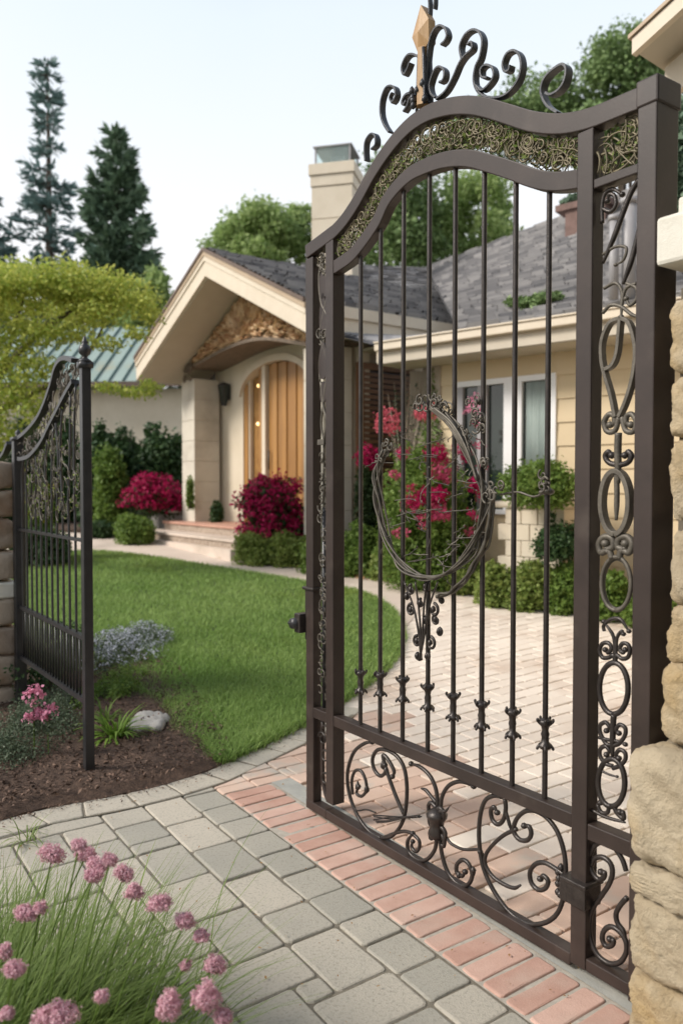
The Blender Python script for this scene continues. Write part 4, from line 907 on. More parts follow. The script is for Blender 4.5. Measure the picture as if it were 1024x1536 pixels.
hbox('amber_interior', 'amber', 1.7, 3.8, .9, 3.85, Bw+.17, Bw+.19)
gl = hbox('sidelight', 'amberglass', 1.78, 2.12, PZ, 3.62, Bw+.12, Bw+.13)
hbox('glazing_bar', 'cream', 1.76, 1.80, PZ, 3.6, Bw+.04, Bw+.11, parent=gl)
hbox('glazing_bar', 'honey', 2.12, 2.28, PZ, 3.75, Bw+.05, Bw+.13, parent=gl)
hbox('mullion', 'cream', 2.30, 2.42, PZ, 3.79, Bw+.0, Bw+.15)
mb = MB(); hh = 2.44; rs3 = random.Random(8)
dk = MB()
while hh < 3.72:
    w_ = .155; mb.strip(HP, [(hh+.006, PZ), (min(hh+w_, 3.74)-.006, PZ)], [(hh+.006, darch(hh+.03)-.01), (min(hh+w_, 3.74)-.006, darch(min(hh+w_, 3.72))-.01)], -Bw-.05-.02*(int(hh*7) % 2), -Bw-.12, a=rs3.random()); hh += w_
dr = mb.build('door', M['honey'], house)
mb = MB(); mb.tube([HP.w(2.52, 1.9, -Bw-.02), HP.w(2.52, 2.25, -Bw-.02)], .014, 8); mb.build('door_handle', M['iron_black'], dr, True)
for (x, y) in ((392, 579), (391, 636)):
    u, z = HP.px(x, y, -Bw-.16); mb = MB(); mb.lathe(HP.w(u, z-.03, -Bw-.105), [(.01, 0), (.035, .02), (.03, .05), (.01, .06)], 8); mb.build('pendant_glow', M['glow'], gl, True)
# wall lantern
su, sz = HP.px(336, 590, -Bw+.12)
sc_o = thing('wall_lantern', HP.w(su, sz-.2, -Bw+.1), 'black tapered wall lantern beside the front door', 'lantern')
mb = MB(); c = HP.w(su, sz, -Bw+.12); mb.lathe(c, [(.045, -.2), (.105, .14)], 4); mb.build('glass_body', M['glass'], sc_o)
mb = MB(); mb.lathe(c, [(.04, -.235), (.055, -.225), (.055, -.2), (.04, -.195)], 4); mb.lathe(c, [(.12, .14), (.125, .16), (.06, .2), (.02, .215)], 4)
for k in range(4):
    a_ = k*math.pi/2; d = np.array([math.cos(a_), math.sin(a_), 0]); mb.tube([c+d*.05-EZ*.2, c+d*.11+EZ*.14], .01, 4)
mb.tube([c-EZ*.0+eb*.09, c+eb*.0+EZ*.0], .012, 6); mb.pbox(HP, su-.04, su+.04, sz-.12, sz+.12, -Bw, -Bw+.02); mb.build('lantern_frame', M['iron_black'], sc_o)
# porch slab and steps
st = thing('entrance_steps', hw(1., .6, .2), 'two broad stone steps with a terracotta porch floor in front of the door', 'steps')
z1_, z2_ = PZ-.17, PZ
hbox('porch_floor', 'porch', .0, 3.95, z2_-.05, z2_, .5, Bw+.1, w=.01, parent=st); hbox('riser', 'riser', .03, 3.92, z1_-.02, z2_-.05, .53, 1.3, parent=st)
hbox('tread', 'path', -.3, 3.7, z1_-.045, z1_, .08, .53, w=.01, parent=st); hbox('riser', 'riser', -.27, 3.67, .35, z1_-.045, .11, .5, parent=st); hbox('footing', 'path', -.36, 3.75, .35, z1_-.15, .0, .11, parent=st)
# low grey planter wall beside the steps
pw = thing('planter_wall', hw(-.8, .6, .9), 'low plain grey block planter wall left of the entrance steps', 'planter')
hbox('wall', 'greywall', -2.6, -.03, .4, 1.08, .75, .9, parent=pw); hbox('wall', 'greywall', -.16, -.03, .4, 1.08, .9, 1.8, parent=pw); hbox('coping', 'cap', -2.63, -.0, 1.08, 1.13, .72, .93, parent=pw); hbox('coping', 'cap', -.19, -.0, 1.08, 1.13, .93, 1.8, parent=pw)
hbox('soil', 'soil', -2.55, -.16, .9, 1.06, .9, 1.8, parent=pw)
# side wall with brown slats
HS = 5.16
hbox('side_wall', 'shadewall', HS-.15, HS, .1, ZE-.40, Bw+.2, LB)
hbox('side_wall', 'stucco', .5, .65, .1, ZE-.40, Bw+.2, LB)
SPl = Plane(hw(HS, 0, 0), eb, eh); mb = MB()
rs4 = random.Random(4); z = .9
while z < 3.3:
    mb.pbox(SPl, 1.5, 2.52, z, z+.062, .012, .05+rs4.uniform(-.01, .01), a=rs4.random()); z += .085
sp_ = mb.build('slat_panel', M['slat'], house)
mb = MB(); mb.pbox(SPl, 1.38, 1.5, .5, 3.38, .0, .07); mb.pbox(SPl, 2.52, 2.6, .5, 3.38, .0, .07); mb.pbox(SPl, 1.38, 2.6, 3.38, 3.48, .0, .075); mb.build('slat_frame', M['slat'], sp_)
mb = MB(); mb.pbox(SPl, 1.5, 2.52, .5, 3.38, .0, .01); mb.build('slat_backing', M['darkroof'], sp_)
# right wing
e1 = np.array([.763, -.646, 0]); n1 = np.array([-.646, -.763, 0]); WP = Plane((.52, 10.8, 0), e1, n1)
WE = 3.50
ww = lambda s_, z, b: WP.w(s_, z, -b)
S0 = float(WP.px(705, 480)[0])
T1 = at(640, 402, 18.); T2 = np.array([6.4, 10.6, T1[2]]); T3 = np.array([8.0, 8.0, T1[2]])
shingles('roof', ww(S0-.1, WE+.02, -.08), ww(7.2, WE+.02, -.08), T2, T1, seed=5, course=.145, wid=.26)
Kp = at(705, 486, 12.3)
shingles('roof', ww(.0, WE+.02, -.08), ww(S0-.1, WE+.02, -.08), (Kp[0], Kp[1], ZE-.25), (hw(Wd, 0, .5)[0], hw(Wd, 0, .5)[1], ZE-.35), seed=6, course=.145)
# upper roof behind the portico
M1, M2 = at(452, 394, 17.5), at(646, 401, 18.2); shingles('roof', at(440, 470, 15.5), at(672, 470, 15.8), M2, M1, seed=7, course=.15)
wbox = lambda name, mt, s0, s1, z0, z1, b0, b1, w=0., parent=house, a=.5: hbox(name, mt, s0, s1, z0, z1, b0, b1, w, parent, WP, a)
gut = wbox('gutter', 'cream', .0, 7.3, WE-.10, WE+.0, -.14, -.04, w=.012); wbox('gutter_lip', 'cream', .0, 7.3, WE-.0, WE+.022, -.16, -.125, w=.006, parent=gut)
wbox('fascia', 'cream', .0, 7.3, WE-.24, WE-.0, -.04, .0); wbox('fascia_board', 'cream_dark', .0, 7.3, WE-.26, WE-.13, -.06, -.041)
wbox('fascia', 'cream', -.03, .0, WE-.24, WE, -.04, 1.0)
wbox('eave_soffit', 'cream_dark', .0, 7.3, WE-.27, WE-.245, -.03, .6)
WBk = .55
# window in the wing
x0, x1 = float(WP.px(684, 650, -WBk)[0]), float(WP.px(835, 650, -WBk)[0]); zt_, zb_ = 2.98, 1.25
xm0, xm1 = float(WP.px(757, 650, -WBk)[0]), float(WP.px(786, 650, -WBk)[0])
# boarded wall round the opening
def boards(s0, s1, z0, z1, mb):
    z = z0; 
    while z < z1-.01:
        zz = min(z+.285, z1); mb.add([WP.w(s0, z, -WBk+.022), WP.w(s1, z, -WBk+.022), WP.w(s1, zz-.0, -WBk+.004), WP.w(s0, zz-.0, -WBk+.004), WP.w(s0, z, -WBk), WP.w(s1, z, -WBk)], [(0, 1, 2, 3), (4, 5, 1, 0)], random.random()); z = zz
sW = float(WP.px(662, 600, -WBk)[0]); mb = MB(); boards(sW, x0-.0, .1, WE-.27, mb); boards(x1, 7, .1, WE-.27, mb); boards(x0, x1, zt_, WE-.27, mb); boards(x0, x1, .1, zb_, mb)
mb.pbox(WP, sW, x0, .1, WE-.27, -WBk-.1, -WBk-.001); mb.pbox(WP, x1, 7, .1, WE-.27, -WBk-.1, -WBk-.001)
mb.build('wing_wall', M['yellow'], house)
wn = wbox('window', 'white', x0, x1, zt_-.07, zt_, WBk-.05, WBk+.05); wbox('frame', 'white', x0, x1, zb_, zb_+.06, WBk-.06, WBk+.05, parent=wn)
for a_, b_, mt in ((x0, x0+.12, 'greytrim'), (x0+.34, x0+.48, 'greytrim'), (xm0, xm1-.02, 'white'), (x1-.07, x1, 'white')): wbox('frame', mt, a_, b_, zb_+.06, zt_-.07, WBk-.04, WBk+.05, parent=wn)
wbox('pane', 'glass', x0+.1, xm0, zb_+.06, zt_-.07, WBk+.02, WBk+.03, parent=wn)
wbox('pane', 'glass', xm1-.02, x1-.05, zb_+.06, zt_-.07, WBk+.02, WBk+.03, parent=wn)
mb = MB()
for s0, s1 in ((xm1+.03, x1-.1),):
    ss = np.linspace(s0, s1, 50); mb.strip(WP, [(s_, zb_+.1) for s_ in ss], [(s_, zt_-.08) for s_ in ss], -WBk-.012, -WBk-.02)
    vv = mb.v[0]; vv += WP.n*np.repeat(.012*np.sin(np.arange(50)*1.3), 4)[:, None]-WP.n*.0
vv += -WP.n*(-.02); cu_ = mb.build('curtain', M['curtain'], wn, True)
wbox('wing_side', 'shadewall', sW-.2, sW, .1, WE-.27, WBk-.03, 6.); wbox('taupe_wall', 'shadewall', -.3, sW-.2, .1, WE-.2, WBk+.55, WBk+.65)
# thin rail in front of the window
# chimney
cb = at(467, 240, 15.6); CP = Plane((cb[0], cb[1], 0), np.array([.97, -.243, 0]), np.array([-.243, -.97, 0])); cz_ = 1.6+15.6*(768-245)/1200*.0+ (at(500, 247, 15.6)[2]-1.6)
cw_ = 62/1200*15.6
mb = MB(); zz = np.arange(4.5, cz_, .62)
chm = hbox('chimney', 'stucco', .02, cw_-.02, 4.2, cz_, .02, cw_-.02, P=CP)
mb = MB(); z = 4.3
while z < cz_-.9: mb.pbox(CP, .0, cw_, z, z+.60, -cw_, 0); z += .615
mb.pbox(CP, -.02, cw_+.02, z, z+.2, -cw_-.02, .02); mb.pbox(CP, -.05, cw_+.05, z+.21, z+.42, -cw_-.05, .05); mb.pbox(CP, -.02, cw_+.02, z+.43, cz_, -cw_-.02, .02); bev(mb.build('chimney_panel', M['stucco'], chm), w=.01)
for (a_, b_) in ((.05, .05), (cw_-.08, .05), (.05, cw_-.08), (cw_-.08, cw_-.08)): hbox('cap_post', 'greytrim', a_, a_+.03, cz_, cz_+.34, b_, b_+.03, P=CP, parent=chm)
hbox('cap_top', 'greytrim', .02, cw_-.02, cz_+.34, cz_+.36, .03, cw_-.03, P=CP, parent=chm)
hbox('cap_glass', 'clear', .09, cw_-.09, cz_, cz_+.33, .06, .075, P=CP, parent=chm); hbox('cap_glass', 'clear', .09, cw_-.09, cz_, cz_+.33, cw_-.08, cw_-.065, P=CP, parent=chm); hbox('flue', 'greytrim', .3, .55, cz_, cz_+.24, .3, .55, P=CP, parent=chm)
# red-brown brick stack on the wing roof and vent pipes
q = at(862, 318, 13.); mb = MB(); QP = Plane((q[0]-.25, q[1], 0), e1, n1); mb.pbox(QP, 0.1, .75, 5.2, q[2]+.0, -.5, 0); mb.build('roof_stack', M['brown_brick'], house); mb = MB(); mb.pbox(QP, -.05, .8, q[2], q[2]+.1, -.55, .05); mb.build('stack_cap', M['brown_brick'], house)
for px, top, r_ in ((921, 330, .05), (944, 305, .075)):
    q = at(px, top, 8.6); mb = MB(); mb.tube([(q[0], q[1], 3.6), (q[0], q[1], q[2])], r_, 12); mb.tube([(q[0], q[1], q[2]-.0), (q[0], q[1], q[2]+.05)], r_*1.3, 12); mb.build('vent_pipe', M['greytrim'], house, True)
# ------------------------------------------------------------------ outbuilding with green roof
ob = thing('outbuilding', (-7, 23, 1), 'beige outbuilding with pale green standing seam metal roof at the left', 'building')
ex_ = at(290, 578, 21.); OP = Plane((ex_[0], ex_[1], 0), np.array([-1., .06, 0])/np.linalg.norm([1, .06]), np.array([-.06, -1., 0])/np.linalg.norm([1, .06]))
zE = float(at(200, 573, 21.3)[2]); zR = float(at(100, 492, 24.5)[2])
mb = MB(); OL = 12.
A_, B_, C_, D_ = OP.w(0, zE, 0), OP.w(OL, zE, 0), OP.w(OL, zR, -3.2), OP.w(2.1, zR, -3.2)
rs5 = random.Random(2); nse = 32
for i in range(nse):
    t0, t1 = i/nse, (i+1)/nse; a0, a1 = OP.w(OL*t0, zE, 0), OP.w(OL*t1, zE, 0); sh_ = 1.7; c0_, c1_ = OP.w(max(OL*t0, 2.1), zR, -3.2), OP.w(max(OL*t1, 2.1), zR, -3.2)
    m0_, m1_ = (OP.w(OL*t0, zE+(zR-zE)*min(1, OL*t0/2.1), -3.2*min(1, OL*t0/2.1)), OP.w(OL*t1, zE+(zR-zE)*min(1, OL*t1/2.1), -3.2*min(1, OL*t1/2.1)))
    mb.add([a0, a1, m1_, m0_], [(0, 1, 2, 3)], rs5.random())
orf = mb.build('roof', M['greenroof'], ob); mb = MB()
for i in range(nse+1):
    h_ = OL*i/nse; k_ = min(1, h_/2.1); mb.tube([OP.w(h_, zE+.03, 0), OP.w(h_, zE+(zR-zE)*k_+.03, -3.2*k_-.001)], .03, 4)
mb.build('seam', M['seam'], orf)
mb = MB(); mb.pbox(OP, .0, OL, zE-.14, zE-.01, -.05, .03); mb.build('fascia', M['trimbrown'], ob)
mb = MB(); mb.pbox(OP, -.1+.5, OL, .5, zE-.14, -3, -.5); mb.build('wall', M['stucco'], ob)
# ------------------------------------------------------------------ neighbouring building whose eave shows at the top right
gh = thing('guest_house', (3.4, 3.4, 0), 'cream roof corner with boxed eave of a building beyond the right pillar', 'building')
k1 = at(950, 66, 5.2); GH = Plane((k1[0], k1[1], 0), np.array([.64, -.77, 0]), np.array([-.77, -.64, 0])); zg = float(k1[2])
mb = MB(); L_ = 6.
for (d0, d1, b0, b1, nm, mt) in ((-.03, .05, -.02, 2.6, 'drip_edge', 'cream'), (-.16, -.03, 0, .03, 'fascia', 'cream'), (-.16, -.03, .03, 2.6, 'fascia', 'cream')):
    pass
def ghq(name, mt, uz, b0, b1): mb = MB(); mb.strip(GH, [p[0] for p in uz], [p[1] for p in uz], -b0, -b1); mb.build(name, M[mt], gh)
s_ = .42
ghq('roof', 'trimtan', [((-.02, zg+.03), (-.02, zg+.055)), ((3, zg+.03+3*s_), (3, zg+.055+3*s_))], -.035, 5.)
ghq('fascia', 'cream', [((0, zg-.07), (0, zg+.03)), ((3, zg-.07+3*s_), (3, zg+.03+3*s_))], -.02, .03)
ghq('soffit', 'cream_dark', [((.02, zg-.06), (.02, zg-.03)), ((3, zg-.06+3*s_), (3, zg-.03+3*s_))], .03, 5.)
ghq('bargeboard', 'cream', [((.06, zg-.30), (.06, zg-.08)), ((3, zg-.30+3*s_), (3, zg-.08+3*s_))], .28, .33)
mb = MB(); mb.pbox(GH, .62, 5., -.1, zg+.2, -5., -.4); mb.build('wall', M['stucco'], gh)
# ------------------------------------------------------------------ trees
def trunk_limbs(t, base, top, r0, limbs, name='trunk', mt='bark'):
    mb = MB(); p = cr([base, (np.array(base)+np.array(top))/2+np.array([.03, 0, 0])*np.linalg.norm(np.array(top)-base), top], 6); mb.tube(p, np.linspace(r0, r0*.25, len(p)), 8); mb.build(name, M[mt], t, True)
    for (s_, e_) in limbs:
        mb = MB(); a_ = np.array(s_); b_ = np.array(e_); m_ = (a_+b_)/2+np.array([0, 0, .08*np.linalg.norm(b_-a_)]); c = cr([a_, m_, b_], 6); mb.tube(c, np.linspace(r0*.4, r0*.06, len(c)), 6); mb.build('limb', M[mt], t, True)
def conifer(name, X, Y, top, rad, label, cat, mt, tiers, seed, droop=.25, density=260, nsz=.42, gap=.0, start=.06, profile=None, group=None):
    rs = np.random.default_rng(seed); z0 = float(H(Y)); ht = top-z0; t = thing(name, (X, Y, z0), label, cat, group)
    mb = MB(); mb.tube([(X, Y, z0-.2), (X, Y, z0+ht*.5), (X+.05, Y, top-.3)], [ht*.016, ht*.010, .03], 8); mb.build('trunk', M['bark'], t, True)
    P, O_ = [], []; lm = MB()
    for i in range(tiers):
        q = start+(1-start)*(i+rs.random()*.6)/tiers; q = min(q, .985); z = z0+ht*q; rr = rad*(profile(q) if profile else (1-q)**.8+.03)
        nb_ = rs.integers(4, 7) if rr > .5 else 4; ph = rs.random()*6.28
        for k in range(nb_):
            if rs.random() < gap: continue
            a_ = ph+k*6.283/nb_+rs.normal()*.25; L_ = rr*rs.uniform(.45, 1.25); d = np.array([math.cos(a_), math.sin(a_), 0]); n = max(12, int(density*L_/rad)); s_ = rs.random(n)**.8
            dr = -droop*L_*s_**1.2+.14*L_*s_**3*1.6
            c = np.array([X, Y, z])+d[None]*(L_*s_)[:, None]+EZ*dr[:, None]
            side = np.array([-d[1], d[0], 0]); wd_ = .24*L_*(1-s_*.75)+.06
            P.append(c+side*(rs.normal(size=n)*wd_*.7)[:, None]+EZ*(rs.normal(size=n)*.10*L_**.5-.05)[:, None]); O_.append(np.repeat((d+EZ*.2)[None], n, 0))
            lm.tube([np.array([X, Y, z]), np.array([X, Y, z])+d*L_*.5+EZ*(-droop*L_*.4), np.array([X, Y, z])+d*L_*.95+EZ*(-droop*L_*.9+.2*L_)], [.05+.02*L_, .03, .01], 4)
    lm.build('branches', M['bark'], t)
    P = np.concatenate(P); O_ = np.concatenate(O_); n = len(P); nn, tt, bb = rot_frames(n, 1.2); dirn = O_+R.normal(size=(n, 3))*.45; dirn /= np.linalg.norm(dirn, axis=1)[:, None]
    s_ = (nsz*(.5+R.random(n)*.8))[:, None]; side = np.cross(dirn, nn); side /= np.linalg.norm(side, axis=1)[:, None]
    V = np.stack([P, P+dirn*s_*.5+side*s_*.16, P+dirn*s_, P+dirn*s_*.5-side*s_*.16], 1).reshape(-1, 3)
    fast_mesh('crown', V, 4, M[mt], t, R.random(n)); return t
def wx(px, Y): return (px-512)/f*Y
def wz(py, Y): return float(at(512, py, Y)[2])
conifer('spruce_tree', wx(78, 42), 42, wz(78, 42), 4.6, 'tallest spruce, thin and open with drooping blue green tiers, behind the left maple', 'tree', 'l_spruce', 30, 3, droop=.22, density=210, nsz=.5, gap=.22, start=.1, profile=lambda q: .06+.95*(1-q)**1.25+(.03 if q > .9 else 0))
conifer('fir_tree', wx(178, 38), 38, wz(192, 38), 3.1, 'dense dark green cone shaped fir right of the tall thin spruce', 'tree', 'l_fir', 30, 5, droop=-.35, density=420, nsz=.5, start=.05, profile=lambda q: .05+.98*(1-q)**.75)
conifer('fir_tree', wx(-22, 40), 40, wz(240, 40), 3.0, 'blue green conifer cut off by the left edge above the maple', 'tree', 'l_spruce', 24, 6, droop=.0, density=420, nsz=.5, gap=.05)
def broad(name, c_px, Y, rx, ry, k, n, size, mt, label, cat='tree', seed=1, frac=.42, trunk=True, extra=None, rd=None, flat=1., group=None, tpx=None):
    """crown given by its centre in the photo and its size in metres"""
    c = at(c_px[0], c_px[1], Y); z0 = float(H(Y)); t = thing(name, (c[0], Y, z0), label, cat, group)
    bl = subblobs(c, (rx, rd or rx, ry), k, frac, flat, seed)
    if extra: bl += extra
    foliage('crown', M[mt], bl, n, size, t, shell=.55)
    if tpx: q_ = at(tpx[0], tpx[1], Y); trunk_limbs(t, (q_[0], Y, z0-.1), tuple(q_), .22, [(tuple(q_), b[:3]) for b in bl[:3]])
    elif trunk: trunk_limbs(t, (c[0], Y, z0-.1), (c[0]+.1, Y, c[2]+ry*.3), .05*rx+.06, [((c[0], Y, z0+(c[2]-z0)*.7), b[:3]) for b in bl[:7]])
    return t
S = lambda px, Y: px/f*Y     # photo pixels to metres at distance Y
broad('maple_tree', (55, 452), 11.5, S(150, 11.5), S(52, 11.5), 24, 26000, .06, 'l_maple', 'yellow green Japanese maple spreading over the small black gate', seed=4, frac=.3, trunk=False, flat=.9, rd=1.3,
      extra=[tuple(at(x, y, 11))+(S(rx, 11), .35, S(ry, 11)) for x, y, rx, ry in ((165, 582, 24, 8), (208, 590, 26, 9), (225, 578, 16, 7), (190, 440, 42, 26), (222, 462, 24, 24), (120, 425, 50, 26), (40, 420, 50, 30), (150, 470, 45, 22), (-10, 420, 40, 32), (100, 500, 50, 14), (160, 515, 30, 10),
          (20, 540, 44, 34), (-10, 600, 40, 45), (35, 585, 34, 34), (55, 620, 22, 24), (0, 650, 34, 26), (-40, 520, 50, 60), (60, 550, 32, 18), (-50, 620, 50, 50), (70, 500, 50, 24), (10, 490, 40, 40), (95, 405, 40, 18), (170, 425, 36, 22), (205, 500, 20, 10))])
mtree = [o for o in COL.objects if o.name.startswith('maple_tree')][0]
mb = MB(); tb = G(-80, 800); 
for pts, r0 in ((((-75, 790), (-50, 640), (0, 560), (60, 500), (130, 450)), .075), (((-50, 640), (30, 600), (100, 560), (150, 500), (152, 460)), .045), (((0, 560), (20, 500), (40, 430)), .04), (((60, 500), (110, 490), (170, 455)), .03)):
    c = cr([at(x, y, 11.3+.1*i) for i, (x, y) in enumerate(pts)], 6); mb = MB(); mb.tube(c, np.linspace(r0, r0*.3, len(c)), 7); mb.build('limb', M['bark'], mtree, True)
broad('leafy_tree', (222, 470), 27, S(42, 27), S(62, 27), 12, 6000, .2, 'l_decid', 'bright green leafy tree between the maple and the portico gable', seed=8)
broad('leafy_tree', (392, 365), 30, S(86, 30), S(66, 30), 55, 19000, .17, 'l_decid', 'light green leafy tree behind the portico roof, left of the chimney', seed=9, frac=.26)
broad('leafy_tree', (455, 345), 31, S(36, 31), S(55, 31), 18, 6500, .17, 'l_decid', 'narrow light green tree tight against the left side of the chimney', seed=10, frac=.3)
broad('pine_tree', (595, 330), 30, S(100, 30), S(100, 30), 40, 15000, .2, 'l_pine', 'dark green pine seen through the left bars above the roof', seed=11, frac=.34)
broad('leafy_tree', (715, 345), 31, S(78, 31), S(84, 31), 34, 12000, .19, 'l_decid', 'light green tree seen through the middle bars above the roof', seed=12, frac=.29)
broad('pine_tree', (668, 205), 34, S(60, 34), S(30, 34), 5, 2500, .26, 'l_pine', 'dark treetop just behind the filigree at the arch crown', seed=13, frac=.4, tpx=(676, 250))
broad('oak_tree', (930, 115), 24, S(72, 24), S(62, 24), 34, 11000, .14, 'l_pine', 'dark green treetop above the top rail near the roof corner at right', seed=14, frac=.36)
broad('oak_tree', (805, 185), 26, S(95, 26), S(55, 26), 40, 12000, .16, 'l_pine', 'mid green tree crown behind the crest scrolls at the right half of the arch', seed=15, frac=.36, tpx=(885, 215))
broad('oak_tree', (935, 215), 22, S(80, 22), S(50, 22), 26, 11000, .15, 'l_pine', 'green crown behind the narrow side panel of the gate', seed=18, frac=.36)
broad('evergreen_tree', (1045, 230), 11, S(60, 11), S(110, 11), 14, 7000, .11, 'l_fir', 'dark evergreen between the hinge post and the right edge', seed=16)
broad('roof_shrub', (868, 292), 13.5, S(30, 13.5), S(14, 13.5), 6, 1200, .09, 'l_fir', 'small bushy treetop rising above the red brown roof stack', seed=17, trunk=False)
# ------------------------------------------------------------------ shrubs near the house
def bush(px, py, Y, rx, ry, label, mt, n=3500, size=.07, k=9, seed=0, fl=None, cat='shrub', name='shrub', group=None, frac=.5, rd=None, solid=True, sit=None, roof=False):
    """px,py = centre in the photo; radii in photo pixels"""
    c = at(px, py, Y); X_, Z_ = S(rx, Y), S(ry, Y); bl = subblobs(c, (X_*.72, rd or X_*.72, Z_*.72), k, frac, 1., seed); rs = np.random.default_rng(seed+500)
    gz_ = float(H(Y)); low_ = c[2]-Z_
    if solid:
        if sit is not None: gz_ = sit
        gz_ = min(gz_, c[2]-.1); vr = max(.08, min(X_*.4, .35)); bl.append((c[0], c[1], c[2]-Z_*.1, X_*.66, X_*.66, Z_*.66)); nl = max(1, int((c[2]-gz_)/(vr*1.1))); k0 = len(bl)
        for lv in range(nl):
            zz = gz_+vr*.75+(c[2]-gz_-vr*.75)*lv/nl
            bl.append((c[0], c[1], zz, X_*.6, X_*.5, vr))
            for q in range(6): a_ = q*1.047+rs.normal()*.3; bl.append((c[0]+X_*.6*math.cos(a_), c[1]+X_*.45*math.sin(a_), zz+rs.normal()*vr*.2, X_*.36, X_*.36, vr))
        n = int(n*(1.2+.055*(len(bl)-k0)))
    return shrub(name, label, cat, bl, n, size, M[mt], group=group, fl=fl, base=gz_ if not roof else c[2]-.1)
for i, (px, py, rx, ry, Y, lab, mt) in enumerate([
        (148, 690, 34, 72, 17.0, 'tall dark hedge shrub just right of the black gate post', 'l_hedge'), (190, 690, 36, 66, 18., 'dark upright shrub behind the left magenta azalea', 'l_hedge'),
        (238, 680, 44, 60, 17.6, 'dark round shrub against the column, above the left azalea', 'l_hedge'), (95, 680, 40, 75, 18.5, 'tall dark shrub seen through the top of the black gate', 'l_hedge'), (40, 690, 45, 80, 19, 'dark shrub at the far left behind the black gate', 'l_hedge'),
        (-20, 690, 45, 80, 18, 'dark shrub touching the left edge behind the pillar', 'l_hedge')]):
    bush(px, py, Y, rx, ry, lab, mt, 5200, .11, 12, 30+i, group=None, frac=.42)
bush(165, 695, 16.2, 27, 46, 'lighter green young shrub standing before the dark hedge', 'l_shrub', 2200, .085, 7, 41)
bush(55, 745, 12.5, 26, 38, 'yellow flowered green shrub behind the small black gate', 'l_shrub', 2500, .07, 8, 42, fl=(M['l_yellow'], 120, .07))
bush(60, 805, 12, 50, 18, 'low dark ground shrub under the yellow flowered one', 'l_hedge', 3000, .07, 8, 43)
bush(150, 788, 15.5, 25, 12, 'low dark green shrub on the bed left of the planter', 'l_hedge', 1500, .06, 6, 44)
AZ_G = None
bush(233, 739, 16.0, 50, 36, 'magenta azalea left of the entrance steps, in full bloom', 'l_azalea', 3000, .07, 18, 45, fl=(M['f_magenta'], 2300, .075), cat='flowering shrub', name='azalea', frac=.5, sit=1.06)
bush(409, 750, 12.6, 56, 44, 'larger magenta azalea right of the entrance steps, in full bloom', 'l_azalea', 3500, .065, 20, 46, fl=(M['f_magenta'], 2600, .062), cat='flowering shrub', name='azalea', frac=.5, sit=.72)
bush(202, 786, 14.6, 33, 20, 'round mid green shrub before the grey planter wall', 'l_shrub', 3800, .055, 9, 47)
bush(285, 722, 15.2, 7, 14, 'small green sprig growing at the column corner', 'l_shrub', 350, .05, 3, 48, sit=1.2)
bush(325, 757, 15.0, 12, 8, 'small dark potted shrub on the porch by the door wall', 'l_hedge', 600, .05, 3, 49, sit=.94)
for i, (px, py, rx, ry, Y, lab, mt) in enumerate([
        (385, 818, 32, 26, 11.6, 'light green low shrub at the left end of the bed beside the path', 'l_light'), (432, 822, 36, 30, 11.0, 'light green low shrub just left of the gate frame', 'l_light'),
        (485, 815, 34, 36, 10.8, 'green shrub behind the left stile of the gate', 'l_shrub'), (540, 815, 38, 44, 10.4, 'broad green shrub behind the first two bars', 'l_shrub'),
        (592, 828, 36, 40, 10.0, 'green shrub behind the lower left of the ring', 'l_light'), (650, 838, 42, 36, 9.7, 'green shrub low inside the ring', 'l_shrub'), (700, 850, 30, 26, 9.3, 'small green shrub right of the ring foot', 'l_light'),
        (750, 865, 36, 26, 9.0, 'leafy green shrub at the foot of the pale pedestal', 'l_light'), (800, 868, 40, 34, 8.7, 'pale green shrub low between the last two bars', 'l_light'), (852, 872, 34, 36, 8.4, 'green shrub behind the inner hinge side post', 'l_shrub'),
        (915, 890, 40, 46, 8.0, 'green shrub seen through the narrow side panel', 'l_shrub'), (985, 905, 46, 40, 7.6, 'green shrub beyond the hinge post', 'l_shrub')]):
    Y = (12.2, 12.1, 11.4, 11.2, 10.8, 10.3, 9.9, 9.2, 9.0, 8.8, 8.5, 8.1)[i]
    bush(px, py, Y, rx*1.15, ry, lab, mt, 4200, .052, 14, 60+i, group=None, frac=.42)
# tall flowering shrub in the middle, behind the ring
bush(642, 742, 10.3, 84, 106, 'tall rhododendron behind the ring with scattered crimson blooms', 'l_shrub', 10000, .055, 34, 81, cat='flowering shrub', name='rhododendron', frac=.38)
rh = [o for o in COL.objects if o.name.startswith('rhododendron')][0]
for (x, y, rx, ry, mt, n) in [(581, 632, 15, 16, 'f_coral', 80), (640, 618, 15, 9, 'f_coral', 70), (654, 680, 14, 9, 'f_magenta', 70), (693, 670, 12, 8, 'f_rose', 50), (664, 705, 18, 14, 'f_rose', 60), (648, 742, 18, 10, 'f_magenta', 110), (622, 750, 14, 6, 'f_magenta', 60), (655, 770, 15, 8, 'f_rose', 60), (604, 680, 6, 5, 'f_rose', 20), (712, 725, 8, 6, 'f_magenta', 25), (712, 608, 10, 14, 'f_pink', 35)]+[(random.uniform(585, 722), random.uniform(630, 800), random.uniform(2.5, 5), random.uniform(2, 4), random.choice(('f_rose', 'f_magenta', 'f_rose')), 6) for _ in range(26)]:
    flowers('blossoms', M[mt], [tuple(at(x, y, 9.55))+(S(rx, 9.6), .12, S(ry, 9.6))], n, .045, rh, top=-1)
az = bush(553, 720, 11.6, 24, 46, 'slim crimson topped azalea left of the ring', 'l_azalea', 2200, .05, 9, 82, cat='flowering shrub', name='azalea')
flowers('blossoms', M['f_magenta'], [tuple(at(553, 684, 11.3))+(.14, .12, .12), tuple(at(562, 690, 11.3))+(.09, .1, .1)], 170, .05, az, top=-1)
c = G(652, 800); 
